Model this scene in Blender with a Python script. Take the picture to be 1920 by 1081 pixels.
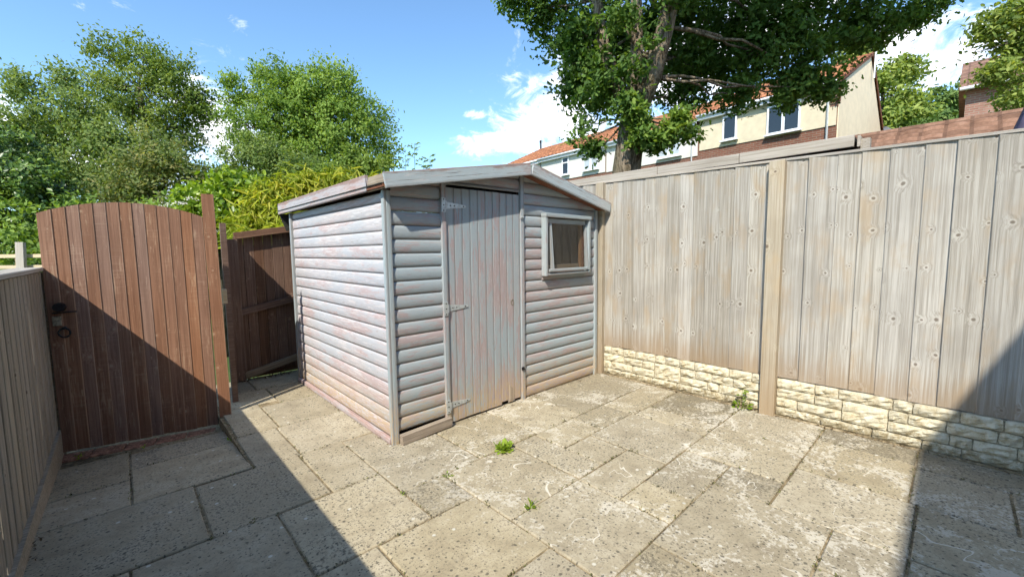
import bpy, math, random
import numpy as np
from mathutils import Vector, Matrix
for o in list(bpy.data.objects): bpy.data.objects.remove(o)
SC = bpy.context.scene
COL = SC.collection
R = math.radians
random.seed(7)
rng = np.random.default_rng(7)

# ------------------------------------------------------------------ camera, sky, sun, exposure
cd = bpy.data.cameras.new('camera'); cam = bpy.data.objects.new('camera', cd); COL.objects.link(cam)
cd.sensor_width = 36; cd.lens = 36 * 785.3 / 1920; cd.clip_start = 0.05; cd.clip_end = 3000
cr, cu, cf = Vector((0.72844683, -0.68500065, -0.0118038)), Vector((0.07053925, 0.05785326, 0.99582991)), Vector((0.68146125, 0.72624177, -0.09046245))
cam.matrix_world = Matrix(((cr.x, cu.x, -cf.x, 0), (cr.y, cu.y, -cf.y, 0), (cr.z, cu.z, -cf.z, 1.5), (0, 0, 0, 1)))
SC.camera = cam
SUN = Vector((0.85, 0.445, -1.0)).normalized()
sl = bpy.data.lights.new('sun', 'SUN'); sl.energy = 3.2; sl.angle = R(0.53); sl.color = (1.0, 0.935, 0.82)
so = bpy.data.objects.new('sun', sl); COL.objects.link(so); so.rotation_euler = SUN.to_track_quat('-Z', 'Y').to_euler(); so.location = (-10, -8, 14)
SC.view_settings.view_transform = 'Standard'; SC.view_settings.look = 'None'; SC.view_settings.gamma = 1
SC.view_settings.use_curve_mapping = False; SC.view_settings.exposure = 1.08
SKY_STRENGTH = 0.135
SC.cycles.max_bounces = 6; SC.cycles.diffuse_bounces = 3; SC.cycles.glossy_bounces = 2; SC.cycles.transmission_bounces = 3; SC.cycles.transparent_max_bounces = 6
SC.cycles.use_adaptive_sampling = True; SC.cycles.adaptive_threshold = 0.03; SC.cycles.use_denoising = True
SUN_EL = math.asin(-SUN.z); SUN_ROT = math.atan2(-SUN.x, -SUN.y)


# ------------------------------------------------------------------ node helper
class G:
    def __init__(s, tree): s.t = tree
    def n(s, ty, _p=None, **kw):
        nd = s.t.nodes.new('ShaderNode' + ty)
        for k, v in (_p or {}).items(): setattr(nd, k, v)
        for k, v in kw.items():
            k2 = int(k[1:]) if k[0] == 'i' and k[1:].isdigit() else k.replace('_', ' ')
            s.set(nd.inputs[k2], v)
        return nd
    def set(s, inp, v):
        if isinstance(v, bpy.types.NodeSocket): s.t.links.new(v, inp)
        elif isinstance(v, bpy.types.Node): s.t.links.new(v.outputs[0], inp)
        else:
            if hasattr(inp, 'default_value'):
                if inp.type == 'RGBA' and len(v) == 3: v = (*v, 1)
                inp.default_value = v
    def m(s, op, a, b=0.0, c=0.0, clamp=False): return s.n('Math', {'operation': op, 'use_clamp': clamp}, i0=a, i1=b, i2=c).outputs[0]
    def v(s, op, a, b=(0, 0, 0)): return s.n('VectorMath', {'operation': op}, i0=a, i1=b)
    def mix(s, f, a, b, mode='MIX'):
        nd = s.n('Mix', {'data_type': 'RGBA', 'blend_type': mode}); s.set(nd.inputs[0], f); s.set(nd.inputs[6], a); s.set(nd.inputs[7], b)
        return nd.outputs[2]
    def ss(s, x, lo, hi):
        nd = s.n('MapRange', {'interpolation_type': 'SMOOTHSTEP'}, Value=x); nd.inputs[1].default_value = lo; nd.inputs[2].default_value = hi
        return nd.outputs[0]
    def noise(s, vec, scale, detail=4, rough=.55, dist=0.0): return s.n('TexNoise', Vector=vec, Scale=scale, Detail=detail, Roughness=rough, Distortion=dist).outputs[0]
    def ramp(s, f, stops):
        nd = s.n('ValToRGB', Fac=f); cr_ = nd.color_ramp
        while len(cr_.elements) < len(stops): cr_.elements.new(.5)
        for e, (p, c) in zip(cr_.elements, stops): e.position = p; e.color = (*c, 1)
        return nd.outputs[0]
    def sc(s, vec, k): return s.v('MULTIPLY', vec, k).outputs[0]


def mat(name):
    m = bpy.data.materials.new(name); m.use_nodes = True; m.node_tree.nodes.clear()
    g = G(m.node_tree); out = g.n('OutputMaterial'); return m, g, out


def finish(g, out, col, rough=.8, bump=None, bstr=.3, bdist=.01, spec=.3, **kw):
    b = g.n('BsdfPrincipled', **kw); g.set(b.inputs['Base Color'], col); g.set(b.inputs['Roughness'], rough); g.set(b.inputs['Specular IOR Level'], spec)
    if bump is not None:
        bn = g.n('Bump', Strength=bstr, Distance=bdist, Height=bump); g.t.links.new(bn.outputs[0], b.inputs['Normal'])
    g.t.links.new(b.outputs[0], out.inputs[0]); return b


def plain(name, c, rough=.6, spec=.3, metal=0.0, var=.12, scale=20):
    m, g, out = mat(name); co = g.n('TexCoord').outputs['Object']
    n = g.noise(co, scale, 5); col = g.mix(g.ss(n, .3, .7), tuple(x * (1 - var) for x in c), tuple(min(1, x * (1 + var)) for x in c))
    finish(g, out, col, rough, n, .15, .004, spec, Metallic=metal); return m


# world: physical sky with cumulus placed as a direction-based noise field
w = bpy.data.worlds.new('World'); SC.world = w; w.use_nodes = True; w.node_tree.nodes.clear(); g = G(w.node_tree)
sky = g.n('TexSky', {'sky_type': 'NISHITA'}); sky.sun_disc = False; sky.sun_elevation = SUN_EL; sky.sun_rotation = SUN_ROT
sky.air_density = 1.0; sky.dust_density = 0.2; sky.ozone_density = 1.6; sky.altitude = 50
dirv = g.v('NORMALIZE', g.n('TexCoord').outputs['Generated']).outputs[0]
BL = [((.697, .667, .255), .11, .060), ((.742, .605, .295), .14, .11), ((.608, .756, .232), .055, .026), ((.655, .706, .244), .055, .035), ((.60, .745, .298), .028, .010),
       ((.15, .96, .225), .13, .10), ((.954, .04, .285), .12, .05), ((.94, .10, .335), .09, .02),
      ((.98, -.10, .36), .08, .04), ((-.12, .973, .20), .07, .04), ((.80, .52, .40), .10, .09), ((.86, .40, .36), .12, .10), ((.05, .98, .17), .12, .06), ((.90, .25, .42), .12, .07),
      ((-.7, .6, .3), .22, .12), ((-.85, -.1, .35), .22, .14), ((-.5, -.7, .45), .28, .16), ((.2, -.9, .3), .24, .12), ((.75, -.6, .25), .2, .1), ((-.3, .2, .92), .25, .2)]  # clouds out of view, some added to raise the fill light
field = None
for c, rh, rz in BL:
    d = g.v('LENGTH', g.sc(g.v('SUBTRACT', dirv, c).outputs[0], (1 / rh, 1 / rh, 1 / rz))).outputs['Value']
    f = g.m('SUBTRACT', 1.0, d); field = f if field is None else g.m('MAXIMUM', field, f)
sv = g.sc(dirv, (1, 1, 1.7))
n1 = g.noise(sv, 15, 6, .66, .5); n2 = g.noise(sv, 2.6, 2, .6, .4)
gen = g.m('MULTIPLY', g.m('SUBTRACT', n2, .82), 3.0)
fl = g.m('ADD', g.m('MAXIMUM', field, gen), g.m('MULTIPLY', g.m('SUBTRACT', n1, .5), 3.2))
msk = g.ss(fl, -.2, 1.0)
ccol = g.mix(g.ss(n1, .40, .60), (.84, .87, .93), (1, 1, 1))
skc = g.mix(1.0, sky.outputs[0], (.74, .92, 1.0), 'MULTIPLY')
b1 = g.n('Background', Color=skc, Strength=SKY_STRENGTH); b2 = g.n('Background', Color=ccol, Strength=1.0)
mx = g.n('MixShader', Fac=msk); w.node_tree.links.new(b1.outputs[0], mx.inputs[1]); w.node_tree.links.new(b2.outputs[0], mx.inputs[2])
w.node_tree.links.new(mx.outputs[0], g.n('OutputWorld').inputs[0])

# ------------------------------------------------------------------ mesh / object helpers
WM = {}


def mesh(name, V, F, m=None, smooth=False, tint=None):
    me = bpy.data.meshes.new(name)
    V = np.asarray(V, dtype=np.float32)
    if isinstance(F, np.ndarray):
        nf, k = F.shape
        me.vertices.add(len(V)); me.vertices.foreach_set('co', V.ravel())
        me.loops.add(nf * k); me.loops.foreach_set('vertex_index', F.ravel().astype(np.int32))
        me.polygons.add(nf); me.polygons.foreach_set('loop_start', np.arange(0, nf * k, k, dtype=np.int32))
        me.update(calc_edges=True)
    else:
        me.from_pydata([tuple(map(float, v)) for v in V], [], F); me.update()
    if tint is not None:
        a = me.attributes.new('tint', 'FLOAT', 'POINT'); a.data.foreach_set('value', np.asarray(tint, dtype=np.float32))
    if smooth is True: me.polygons.foreach_set('use_smooth', np.ones(len(me.polygons), dtype=bool))
    elif smooth is not False: me.polygons.foreach_set('use_smooth', np.asarray(smooth, dtype=bool))
    if m: me.materials.append(m)
    return me


def add(name, me, parent=None, M=None):
    o = bpy.data.objects.new(name, me); COL.objects.link(o); M = M or Matrix()
    if parent is not None:
        o.parent = parent; o.matrix_basis = WM[parent.name].inverted() @ M
    else: o.matrix_basis = M
    WM[o.name] = M.copy(); return o


def tag(o, label=None, cat=None, group=None, kind=None):
    if label: o['label'] = label
    if cat: o['category'] = cat
    if group: o['group'] = group
    if kind: o['kind'] = kind
    return o


def thing(name, loc, label, cat, group=None, rz=0):
    o = bpy.data.objects.new(name, None); COL.objects.link(o); o.empty_display_size = .1
    M = Matrix.Translation(loc) @ Matrix.Rotation(rz, 4, 'Z'); o.matrix_basis = M; WM[o.name] = M; return tag(o, label, cat, group)


def frame(p, ax, ay, az=None):
    ax = Vector(ax).normalized(); ay = Vector(ay); az = Vector(az) if az else ax.cross(ay); az.normalize(); ay = az.cross(ax).normalized(); p = Vector(p)
    return Matrix(((ax.x, ay.x, az.x, p.x), (ax.y, ay.y, az.y, p.y), (ax.z, ay.z, az.z, p.z), (0, 0, 0, 1)))


def prism(prof, x0, x1, smooth_idx=()):
    """profile in (y,z), counter-clockwise seen from +x; x0,x1 numbers or functions of (y,z)"""
    n = len(prof); f0 = x0 if callable(x0) else (lambda y, z: x0); f1 = x1 if callable(x1) else (lambda y, z: x1)
    V = [(f0(y, z), y, z) for y, z in prof] + [(f1(y, z), y, z) for y, z in prof]
    F = [(i, (i + 1) % n, n + (i + 1) % n, n + i) for i in range(n)]
    k = len(V); V += V[:2 * n]; F += [tuple(k + i for i in reversed(range(n))), tuple(k + n + i for i in range(n))]
    sm = [i in smooth_idx for i in range(n)] + [False, False]
    return V, F, sm


def board_me(L, W, T, m, ch=.003, x0=None, x1=None, warp=0.0):
    """plank: x length, y width (0..W), z thickness (0..T), front edges eased"""
    pr = [(0, 0), (W, 0), (W, T - ch), (W - ch, T), (ch, T), (0, T - ch)]
    V, F, s = prism(pr, 0 if x0 is None else x0, L if x1 is None else x1)
    return mesh('plank', V, F, m, s)


def log_me(L, H, m, x0=None, x1=None, T=.012):
    """log-lap board: convex face"""
    K = 7; pr = [(0, 0)] + [(H, 0)] + [(H - .004 - (H - .008) * i / K, .006 + T * max(0.0, math.sin(math.pi * (i + .35) / (K + .7))) ** .7) for i in range(K + 1)]
    V, F, s = prism(pr, 0 if x0 is None else x0, L if x1 is None else x1, set(range(2, 2 + K)))
    return mesh('log_board', V, F, m, s)


def box_me(sx, sy, sz, m, ch=0.0, base=False):
    """centred box (base: sits on z=0); ch chamfers all edges"""
    z0 = 0 if base else -sz / 2
    if ch <= 0:
        V = [(x * sx / 2, y * sy / 2, z0 + (z * sz)) for z in (0, 1) for y in (-1, 1) for x in (-1, 1)]
        F = [(0, 2, 3, 1), (4, 5, 7, 6), (0, 1, 5, 4), (2, 6, 7, 3), (0, 4, 6, 2), (1, 3, 7, 5)]
        return mesh('box', V, F, m)
    import bmesh
    bm = bmesh.new(); bmesh.ops.create_cube(bm, size=1)
    for v in bm.verts: v.co = (v.co.x * sx, v.co.y * sy, (v.co.z + .5) * sz + z0)
    bmesh.ops.bevel(bm, geom=list(bm.edges), offset=ch, segments=1, affect='EDGES')
    me = bpy.data.meshes.new('box'); bm.to_mesh(me); bm.free(); me.materials.append(m); return me


def boxes_me(L, m):
    """several axis boxes (x0,x1,y0,y1,z0,z1) in one mesh"""
    V, F = [], []
    for a, b, c, d, e, f in L:
        k = len(V); V += [(x, y, z) for z in (e, f) for y in (c, d) for x in (a, b)]
        F += [tuple(k + i for i in q) for q in ((0, 2, 3, 1), (4, 5, 7, 6), (0, 1, 5, 4), (2, 6, 7, 3), (0, 4, 6, 2), (1, 3, 7, 5))]
    return mesh('boxes', V, F, m)


def tube(P, Rd, sides=8, V=None, F=None, cap=True):
    V = [] if V is None else V; F = [] if F is None else F; P = [Vector(p) for p in P]; up = Vector((0.13, .21, 1)); base = len(V)
    for i, p in enumerate(P):
        t = (P[min(i + 1, len(P) - 1)] - P[max(i - 1, 0)]).normalized()
        a = t.cross(up if abs(t.z) < .9 else Vector((1, 0.1, 0))).normalized(); b = t.cross(a)
        for k in range(sides):
            an = 2 * math.pi * k / sides; V.append(tuple(p + (a * math.cos(an) + b * math.sin(an)) * Rd[i]))
    for i in range(len(P) - 1):
        for k in range(sides):
            q = base + i * sides + k; q2 = base + i * sides + (k + 1) % sides; F.append((q, q2, q2 + sides, q + sides))
    if cap: F.append(tuple(base + k for k in reversed(range(sides)))); F.append(tuple(base + (len(P) - 1) * sides + k for k in range(sides)))
    return V, F


def cyl_me(r, h, m, sides=16, axis='z'):
    V, F = tube([(0, 0, 0), (0, 0, h)] if axis == 'z' else ([(0, 0, 0), (0, h, 0)] if axis == 'y' else [(0, 0, 0), (h, 0, 0)]), [r, r], sides); return mesh('cyl', V, F, m)


# ------------------------------------------------------------------ materials
def wood(name, dark, mid, light, knots=True, foot=None, scr=None, rows=False, rimw=.28, kcol=(.12, .085, .06), stain=None, val=.25, wear=None, rough=.85, kden=.45, grainy=1.0):
    m, g, out = mat(name)
    rnd = g.n('ObjectInfo').outputs['Random']
    co = g.v('ADD', g.n('TexCoord').outputs['Object'], g.n('CombineXYZ', X=g.m('MULTIPLY', rnd, 37.0), Y=g.m('MULTIPLY', rnd, 91.3), Z=g.m('MULTIPLY', rnd, 17.7))).outputs[0]
    kn = None
    if knots:
        kv = g.sc(co, (3.2, 9.0, 1.0)) if not rows else g.v('ADD', g.sc(g.n('TexCoord').outputs['Object'], (3.2, 0, 0)), g.v('MULTIPLY', co, (.0, 9.0, 0))).outputs[0]; kv = g.v('ADD', kv, g.sc(g.n('TexNoise', Vector=co, Scale=3).outputs[1], (.25, .25, .25))).outputs[0]
        vo = g.n('TexVoronoi', {'voronoi_dimensions': '2D'}, Vector=kv, Scale=1.0, Randomness=.62 if rows else 1.0)
        sc_ = g.n('SeparateColor', Color=vo.outputs['Color']); pres = g.m('LESS_THAN', sc_.outputs[0], kden)
        dd = g.v('LENGTH', g.sc(g.v('SUBTRACT', vo.outputs['Position'], kv).outputs[0], (1 / 3.2, 1 / 9.0, 0))).outputs['Value']
        dd = g.m('DIVIDE', dd, g.m('ADD', .35, g.m('MULTIPLY', sc_.outputs[1], .75)))
        halo = g.m('MULTIPLY', pres, g.m('SUBTRACT', 1.0, g.ss(dd, .0, .07)))
        kn = g.m('MULTIPLY', pres, g.m('SUBTRACT', 1.0, g.ss(dd, .007, .0165)))
        rim = g.m('MULTIPLY', pres, g.m('SUBTRACT', 1.0, g.ss(dd, .016, .032)))
        sp = g.n('SeparateXYZ', Vector=co)
        co2 = g.n('CombineXYZ', X=sp.outputs[0], Y=g.m('ADD', sp.outputs[1], g.m('MULTIPLY', halo, .022)), Z=g.m('ADD', sp.outputs[2], g.m('MULTIPLY', halo, .02))).outputs[0]
    else: co2 = co
    gr = g.noise(g.sc(co2, (.42, 24, 24)), 3.0, 7, .62, .35)
    fine = g.noise(g.sc(co2, (1.4, 130, 130)), 3, 4, .6)
    big = g.noise(g.sc(co, (1.2, 3, 3)), 2.2, 4, .6)
    f = g.m('ADD', g.m('MULTIPLY', gr, .65 * grainy + .1), g.m('MULTIPLY', fine, .35 * grainy))
    col = g.ramp(f, [(.34, dark), (.5, mid), (.64, light)])
    pat = g.noise(g.n('NewGeometry').outputs['Position'], 1.6, 3, .6); col = g.mix(g.m('MULTIPLY', g.ss(pat, .45, .68), .28), col, dark)
    if stain: col = g.mix(g.m('MULTIPLY', g.ss(big, .5, .72), .55), col, stain)
    if wear:
        wn = g.noise(g.sc(co2, (2.0, 26, 26)), 2.6, 8, .68, .6)
        col = g.mix(g.m('MULTIPLY', g.ss(g.m('ADD', wn, g.m('MULTIPLY', g.m('SUBTRACT', big, .5), .5)), .58, .68), .75), col, wear)
    if scr:   # crisp scuffs and saw marks through the stain
        sk = g.noise(g.sc(co2, (5.0, 42, 42)), 2.3, 6, .7, .9); sw = g.noise(g.sc(co, (150, 3, 3)), 1.0, 2, .5)
        col = g.mix(g.m('MULTIPLY', g.ss(sk, .64, .70), .8), col, scr); col = g.mix(g.m('MULTIPLY', g.m('MULTIPLY', g.ss(sw, .5, .7), g.ss(big, .42, .62)), .22), col, scr)
        oy = g.n('SeparateXYZ', Vector=g.n('TexCoord').outputs['Object']).outputs[1]; col = g.mix(g.m('MULTIPLY', g.m('SUBTRACT', 1.0, g.ss(g.m('ADD', oy, g.m('MULTIPLY', g.m('SUBTRACT', wn, .5), .02)), .003, .010)), .3), col, scr)
    if knots:
        col = g.mix(g.m('MULTIPLY', rim, rimw), col, tuple(min(1, c * 1.25) for c in light)); col = g.mix(g.m('MULTIPLY', kn, .85), col, kcol)
    if foot:
        pz = g.n('SeparateXYZ', Vector=g.n('NewGeometry').outputs['Position']).outputs[2]
        col = g.mix(g.m('MULTIPLY', g.m('SUBTRACT', 1.0, g.ss(g.m('ADD', pz, g.m('MULTIPLY', g.m('SUBTRACT', gr, .5), .5)), foot[0], foot[1])), .65), col, foot[2])
    rb = g.m('FRACT', g.m('MULTIPLY', rnd, 7.13)); vv = g.m('ADD', 1 - val / 2, g.m('MULTIPLY', rb, val))
    col = g.n('HueSaturation', Value=vv, Color=col, Saturation=g.m('ADD', .85, g.m('MULTIPLY', rnd, .3))).outputs[0]
    finish(g, out, col, rough, fine, .6, .004, .25); return m


def fence_wood(name):
    m, g, out = mat(name)
    base = wood('tmp', (.25, .215, .17), (.37, .33, .275), (.50, .46, .395), kden=.62, kcol=(.13, .10, .075))
    return base


M_FENCE = wood('weathered_grey_fence_wood', (.20, .180, .150), (.322, .296, .252), (.445, .42, .372), kden=.6, kcol=(.13, .10, .075), stain=(.37, .28, .18), val=.30, foot=(.34, .66, (.30, .21, .125)), rows=True, rimw=.38)
M_POST = wood('pale_post_wood', (.25, .205, .145), (.36, .305, .225), (.45, .395, .305), kden=.4, stain=(.42, .32, .20), val=.15, foot=(.0, .7, (.30, .21, .12)))
M_SLAT = wood('grey_brown_slat_wood', (.16, .135, .10), (.25, .215, .165), (.34, .30, .24), kden=.5, val=.25)
M_CAP = wood('weathered_cap_wood', (.24, .21, .175), (.36, .325, .275), (.46, .42, .37), knots=False, val=.1)
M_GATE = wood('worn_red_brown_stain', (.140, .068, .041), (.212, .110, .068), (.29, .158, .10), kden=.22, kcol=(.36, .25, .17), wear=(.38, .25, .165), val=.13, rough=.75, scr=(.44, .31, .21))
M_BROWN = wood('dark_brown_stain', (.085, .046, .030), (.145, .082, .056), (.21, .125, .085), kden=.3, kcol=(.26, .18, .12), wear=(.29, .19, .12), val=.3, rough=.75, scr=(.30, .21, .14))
M_PALE = wood('pale_new_wood', (.40, .31, .19), (.52, .42, .28), (.6, .5, .36), knots=False, val=.2)
M_REDWD = wood('rusty_red_wood', (.10, .045, .03), (.17, .075, .05), (.24, .12, .08), knots=False, val=.2)
M_RUSTWD = wood('orange_brown_reveal', (.20, .10, .05), (.30, .16, .085), (.38, .22, .12), knots=False)
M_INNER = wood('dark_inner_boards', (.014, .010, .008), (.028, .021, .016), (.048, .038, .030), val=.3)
M_ROT = wood('raw_grey_brown_wood', (.16, .12, .085), (.27, .21, .15), (.38, .31, .23), knots=False, val=.2)


def paint(name, blue=(.315, .365, .385), pink=(.37, .265, .25), pale=(.46, .44, .42), pk=.50, wearlo=.60, rot=True, crack=0.0):
    """old blue-grey paint worn back to pink primer and bare wood, streaked along the board"""
    m, g, out = mat(name); rnd = g.n('ObjectInfo').outputs['Random']
    co = g.v('ADD', g.n('TexCoord').outputs['Object'], g.n('CombineXYZ', X=g.m('MULTIPLY', rnd, 53.0), Y=g.m('MULTIPLY', rnd, 19.3), Z=g.m('MULTIPLY', rnd, 7.7))).outputs[0]
    pos = g.n('NewGeometry').outputs['Position']; pz = g.n('SeparateXYZ', Vector=pos).outputs[2]
    a = g.noise(g.sc(co, (1.6, 6, 6)), 1.7, 6, .62, .4); s1 = g.noise(g.sc(co, (2.2, 34, 34)), 2.5, 7, .66, .3); fine = g.noise(g.sc(co, (4, 140, 140)), 3, 4, .6)
    wl = g.noise(pos, 1.3, 4, .55)
    rb = g.m('FRACT', g.m('MULTIPLY', rnd, 5.71))
    pf = g.m('ADD', g.m('ADD', a, g.m('MULTIPLY', g.m('SUBTRACT', wl, .5), .5)), g.m('MULTIPLY', g.m('SUBTRACT', rb, .5), .10))
    pf = g.m('ADD', pf, g.m('MULTIPLY', g.m('SUBTRACT', s1, .5), .95))
    pf = g.m('ADD', pf, g.m('MULTIPLY', g.m('SUBTRACT', 1.0, g.ss(pz, .05, .75)), .10))
    blue = g.mix(g.ss(wl, .4, .62), blue, tuple(c * f_ for c, f_ in zip(blue, (1.06, .98, .95))))
    pf = g.m('ADD', pf, g.m('MULTIPLY', g.m('SUBTRACT', fine, .5), .22))
    col = g.mix(g.m('MULTIPLY', g.ss(pf, pk + .0, pk + .13), .74), blue, pink)
    col = g.mix(g.m('MULTIPLY', g.ss(g.m('ADD', s1, g.m('MULTIPLY', g.m('SUBTRACT', wl, .5), .35)), wearlo - .02, wearlo + .07), .72), col, pale)
    s2 = g.noise(g.sc(co, (3.0, 22, 22)), 4.1, 8, .7, .5)
    col = g.mix(g.m('MULTIPLY', g.ss(s2, .60, .66), .65), col, (.30, .215, .165))
    oy = g.n('SeparateXYZ', Vector=g.n('TexCoord').outputs['Object']).outputs[1]
    col = g.mix(g.m('MULTIPLY', g.m('SUBTRACT', 1.0, g.ss(g.m('ADD', oy, g.m('MULTIPLY', g.m('SUBTRACT', a, .5), .03)), .004, .022)), .45), col, (.17, .135, .115))
    if rot:
        low = g.m('MULTIPLY', g.m('SUBTRACT', 1.0, g.ss(pz, .02, .5)), g.ss(s2, .42, .54)); col = g.mix(g.m('MULTIPLY', low, .85), col, (.45, .33, .19))
    if crack:
        ck = g.noise(g.sc(co, (1.3, 75, 75)), 1.6, 5, .6, .3); col = g.mix(g.m('MULTIPLY', g.ss(ck, .60, .65), crack), col, (.10, .075, .06))
        col = g.mix(g.m('MULTIPLY', g.ss(g.m('ADD', oy, g.m('MULTIPLY', g.m('SUBTRACT', a, .5), .08)), .092, .104), .6), col, (.24, .13, .095))
    crk = g.m('MULTIPLY', g.ss(fine, .62, .72), .35); col = g.mix(crk, col, (.16, .13, .12))
    finish(g, out, col, .72, fine, .5, .004, .3); return m


M_SHED = paint('worn_blue_grey_shed_paint')
M_SHEDSIDE = paint('worn_pink_grey_shed_paint', blue=(.44, .45, .47), pink=(.44, .315, .30), pale=(.60, .575, .565), pk=.50, wearlo=.53)
M_TRIM = paint('pale_blue_trim_paint', blue=(.33, .39, .405), pink=(.35, .30, .29), pale=(.45, .47, .47), pk=.58, wearlo=.62)
M_BARGE = paint('weathered_bargeboard_paint', blue=(.40, .455, .465), pink=(.36, .26, .23), pale=(.54, .55, .54), pk=.50, wearlo=.56, rot=False, crack=.7)
M_FASC = paint('pinkish_worn_fascia_paint', blue=(.42, .40, .41), pink=(.40, .25, .215), pale=(.52, .47, .45), pk=.46, wearlo=.58, rot=False, crack=.6)
M_GALV = plain('galvanised_steel', (.50, .53, .53), .45, .5, .5, .15, 40)
M_BLACK = plain('black_iron', (.018, .018, .02), .5, .4, .4, .3, 60)
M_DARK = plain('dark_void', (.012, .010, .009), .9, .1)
M_FELT = plain('green_black_roof_felt', (.05, .052, .045), .95, .1, 0, .4, 90)
M_RUST = plain('rusty_lock_plate', (.25, .22, .16), .6, .3, .3, .4, 60)

# paving
m, g, out = mat('lichen_spotted_concrete_slab')
pos = g.n('NewGeometry').outputs['Position']; rnd = g.n('ObjectInfo').outputs['Random']
p2 = g.n('CombineXYZ', X=g.n('SeparateXYZ', Vector=pos).outputs[0], Y=g.n('SeparateXYZ', Vector=pos).outputs[1], Z=g.m('MULTIPLY', rnd, 9.0)).outputs[0]
px = g.n('SeparateXYZ', Vector=pos)
big = g.noise(pos, 1.1, 4, .55, .3); med = g.noise(p2, 6.5, 6, .62, .4); gr = g.noise(p2, 70, 4, .7); gr2 = g.noise(p2, 210, 2, .6)
col = g.ramp(g.m('ADD', g.m('MULTIPLY', med, .7), g.m('MULTIPLY', big, .3)), [(.34, (.27, .225, .148)), (.50, (.355, .303, .202)), (.65, (.43, .374, .265))])
col = g.n('HueSaturation', Color=col, Value=g.m('ADD', .84, g.m('MULTIPLY', rnd, .30)), Saturation=g.m('ADD', .86, g.m('MULTIPLY', g.m('FRACT', g.m('MULTIPLY', rnd, 3.7)), .16))).outputs[0]
col = g.mix(g.m('MULTIPLY', g.ss(gr, .35, .62), .28), (.15, .13, .10), col) if False else g.mix(g.m('MULTIPLY', g.ss(gr, .47, .66), .50), col, (.165, .138, .098))
# black algae grime on some slabs and towards the right-hand wall
gsel = g.m('ADD', g.m('MULTIPLY', g.ss(g.m('FRACT', g.m('MULTIPLY', rnd, 11.3)), 
    .55, .98), .10), g.m('MULTIPLY', g.ss(px.outputs[0], 2.2, 4.2), .07))
grime = g.ss(g.m('ADD', g.m('ADD', g.m('MULTIPLY', med, .5), g.m('MULTIPLY', gr, .5)), gsel), .56, .68)
col = g.mix(g.m('MULTIPLY', grime, .68), col, (.125, .108, .076))
# white efflorescence: patches and wandering lines
mid_x = g.m('MULTIPLY', g.ss(px.outputs[0], .9, 1.7), g.m('SUBTRACT', 1.0, g.ss(px.outputs[1], 2.9, 3.3)))
wn = g.noise(pos, 2.3, 7, .68, 1.2); wg = g.noise(pos, 38, 4, .7)
wp = g.m('MULTIPLY', g.ss(g.m('ADD', wn, g.m('MULTIPLY', g.m('SUBTRACT', wg, .5), .7)), .54, .64), mid_x)
col = g.mix(g.m('MULTIPLY', wp, .58), col, (.60, .56, .47))
ln = g.noise(pos, 2.9, 2, .5, .9); lw = g.m('ABSOLUTE', g.m('SUBTRACT', ln, .53)); lm = g.ss(g.noise(pos, 1.9, 3), .50, .60)
line = g.m('MULTIPLY', g.m('MULTIPLY', g.m('SUBTRACT', 1.0, g.ss(g.m('ADD', lw, g.m('MULTIPLY', g.m('SUBTRACT', wg, .5), .014)), .002, .009)), lm), mid_x)
col = g.mix(g.m('MULTIPLY', line, .8), col, (.66, .62, .53))
# lichen spots, two sizes
spots = None
for sc_, lo, hi, pr in ((21.0, .10, .20, .50), (43.0, .12, .24, .42)):
    vo = g.n('TexVoronoi', {'voronoi_dimensions': '2D'}, Vector=g.v('ADD', p2, g.sc(g.n('TexNoise', Vector=p2, Scale=60).outputs[1], (.012, .012, 0))).outputs[0], Scale=sc_)
    cc = g.n('SeparateColor', Color=vo.outputs['Color']); dens = g.m('ADD', pr - .28, g.m('MULTIPLY', g.ss(g.noise(pos, 1.7, 3), .35, .65), .5))
    pres = g.m('LESS_THAN', cc.outputs[0], dens)
    sz = g.m('ADD', .45, g.m('MULTIPLY', cc.outputs[1], .75))
    s_ = g.m('MULTIPLY', pres, g.m('SUBTRACT', 1.0, g.ss(g.m('DIVIDE', vo.outputs['Distance'], sz), lo, hi)))
    spots = s_ if spots is None else g.m('MAXIMUM', spots, s_)
col = g.mix(g.m('MULTIPLY', spots, .72), col, (.060, .055, .045))
vo = g.n('TexVoronoi', {'voronoi_dimensions': '2D'}, Vector=p2, Scale=9.0); wsp = g.m('MULTIPLY', g.m('LESS_THAN', g.n('SeparateColor', Color=vo.outputs['Color']).outputs[0], .10), g.m('SUBTRACT', 1.0, g.ss(vo.outputs['Distance'], .06, .11)))
col = g.mix(g.m('MULTIPLY', wsp, .7), col, (.6, .58, .5))
h = g.m('ADD', g.m('MULTIPLY', gr, .7), g.m('MULTIPLY', med, .8))
finish(g, out, col, .92, h, .5, .006, .2); M_SLAB = m

m, g, out = mat('sandy_dirt_joint'); pos = g.n('NewGeometry').outputs['Position']
n = g.noise(pos, 30, 6, .7); col = g.ramp(g.m('ADD', g.m('MULTIPLY', n, .6), g.m('MULTIPLY', g.noise(pos, 2.2, 3), .4)), [(.38, (.075, .062, .042)), (.50, (.22, .17, .10)), (.62, (.40, .33, .22))])
finish(g, out, col, .95, n, .8, .01, .1); M_JOINT = m

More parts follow.
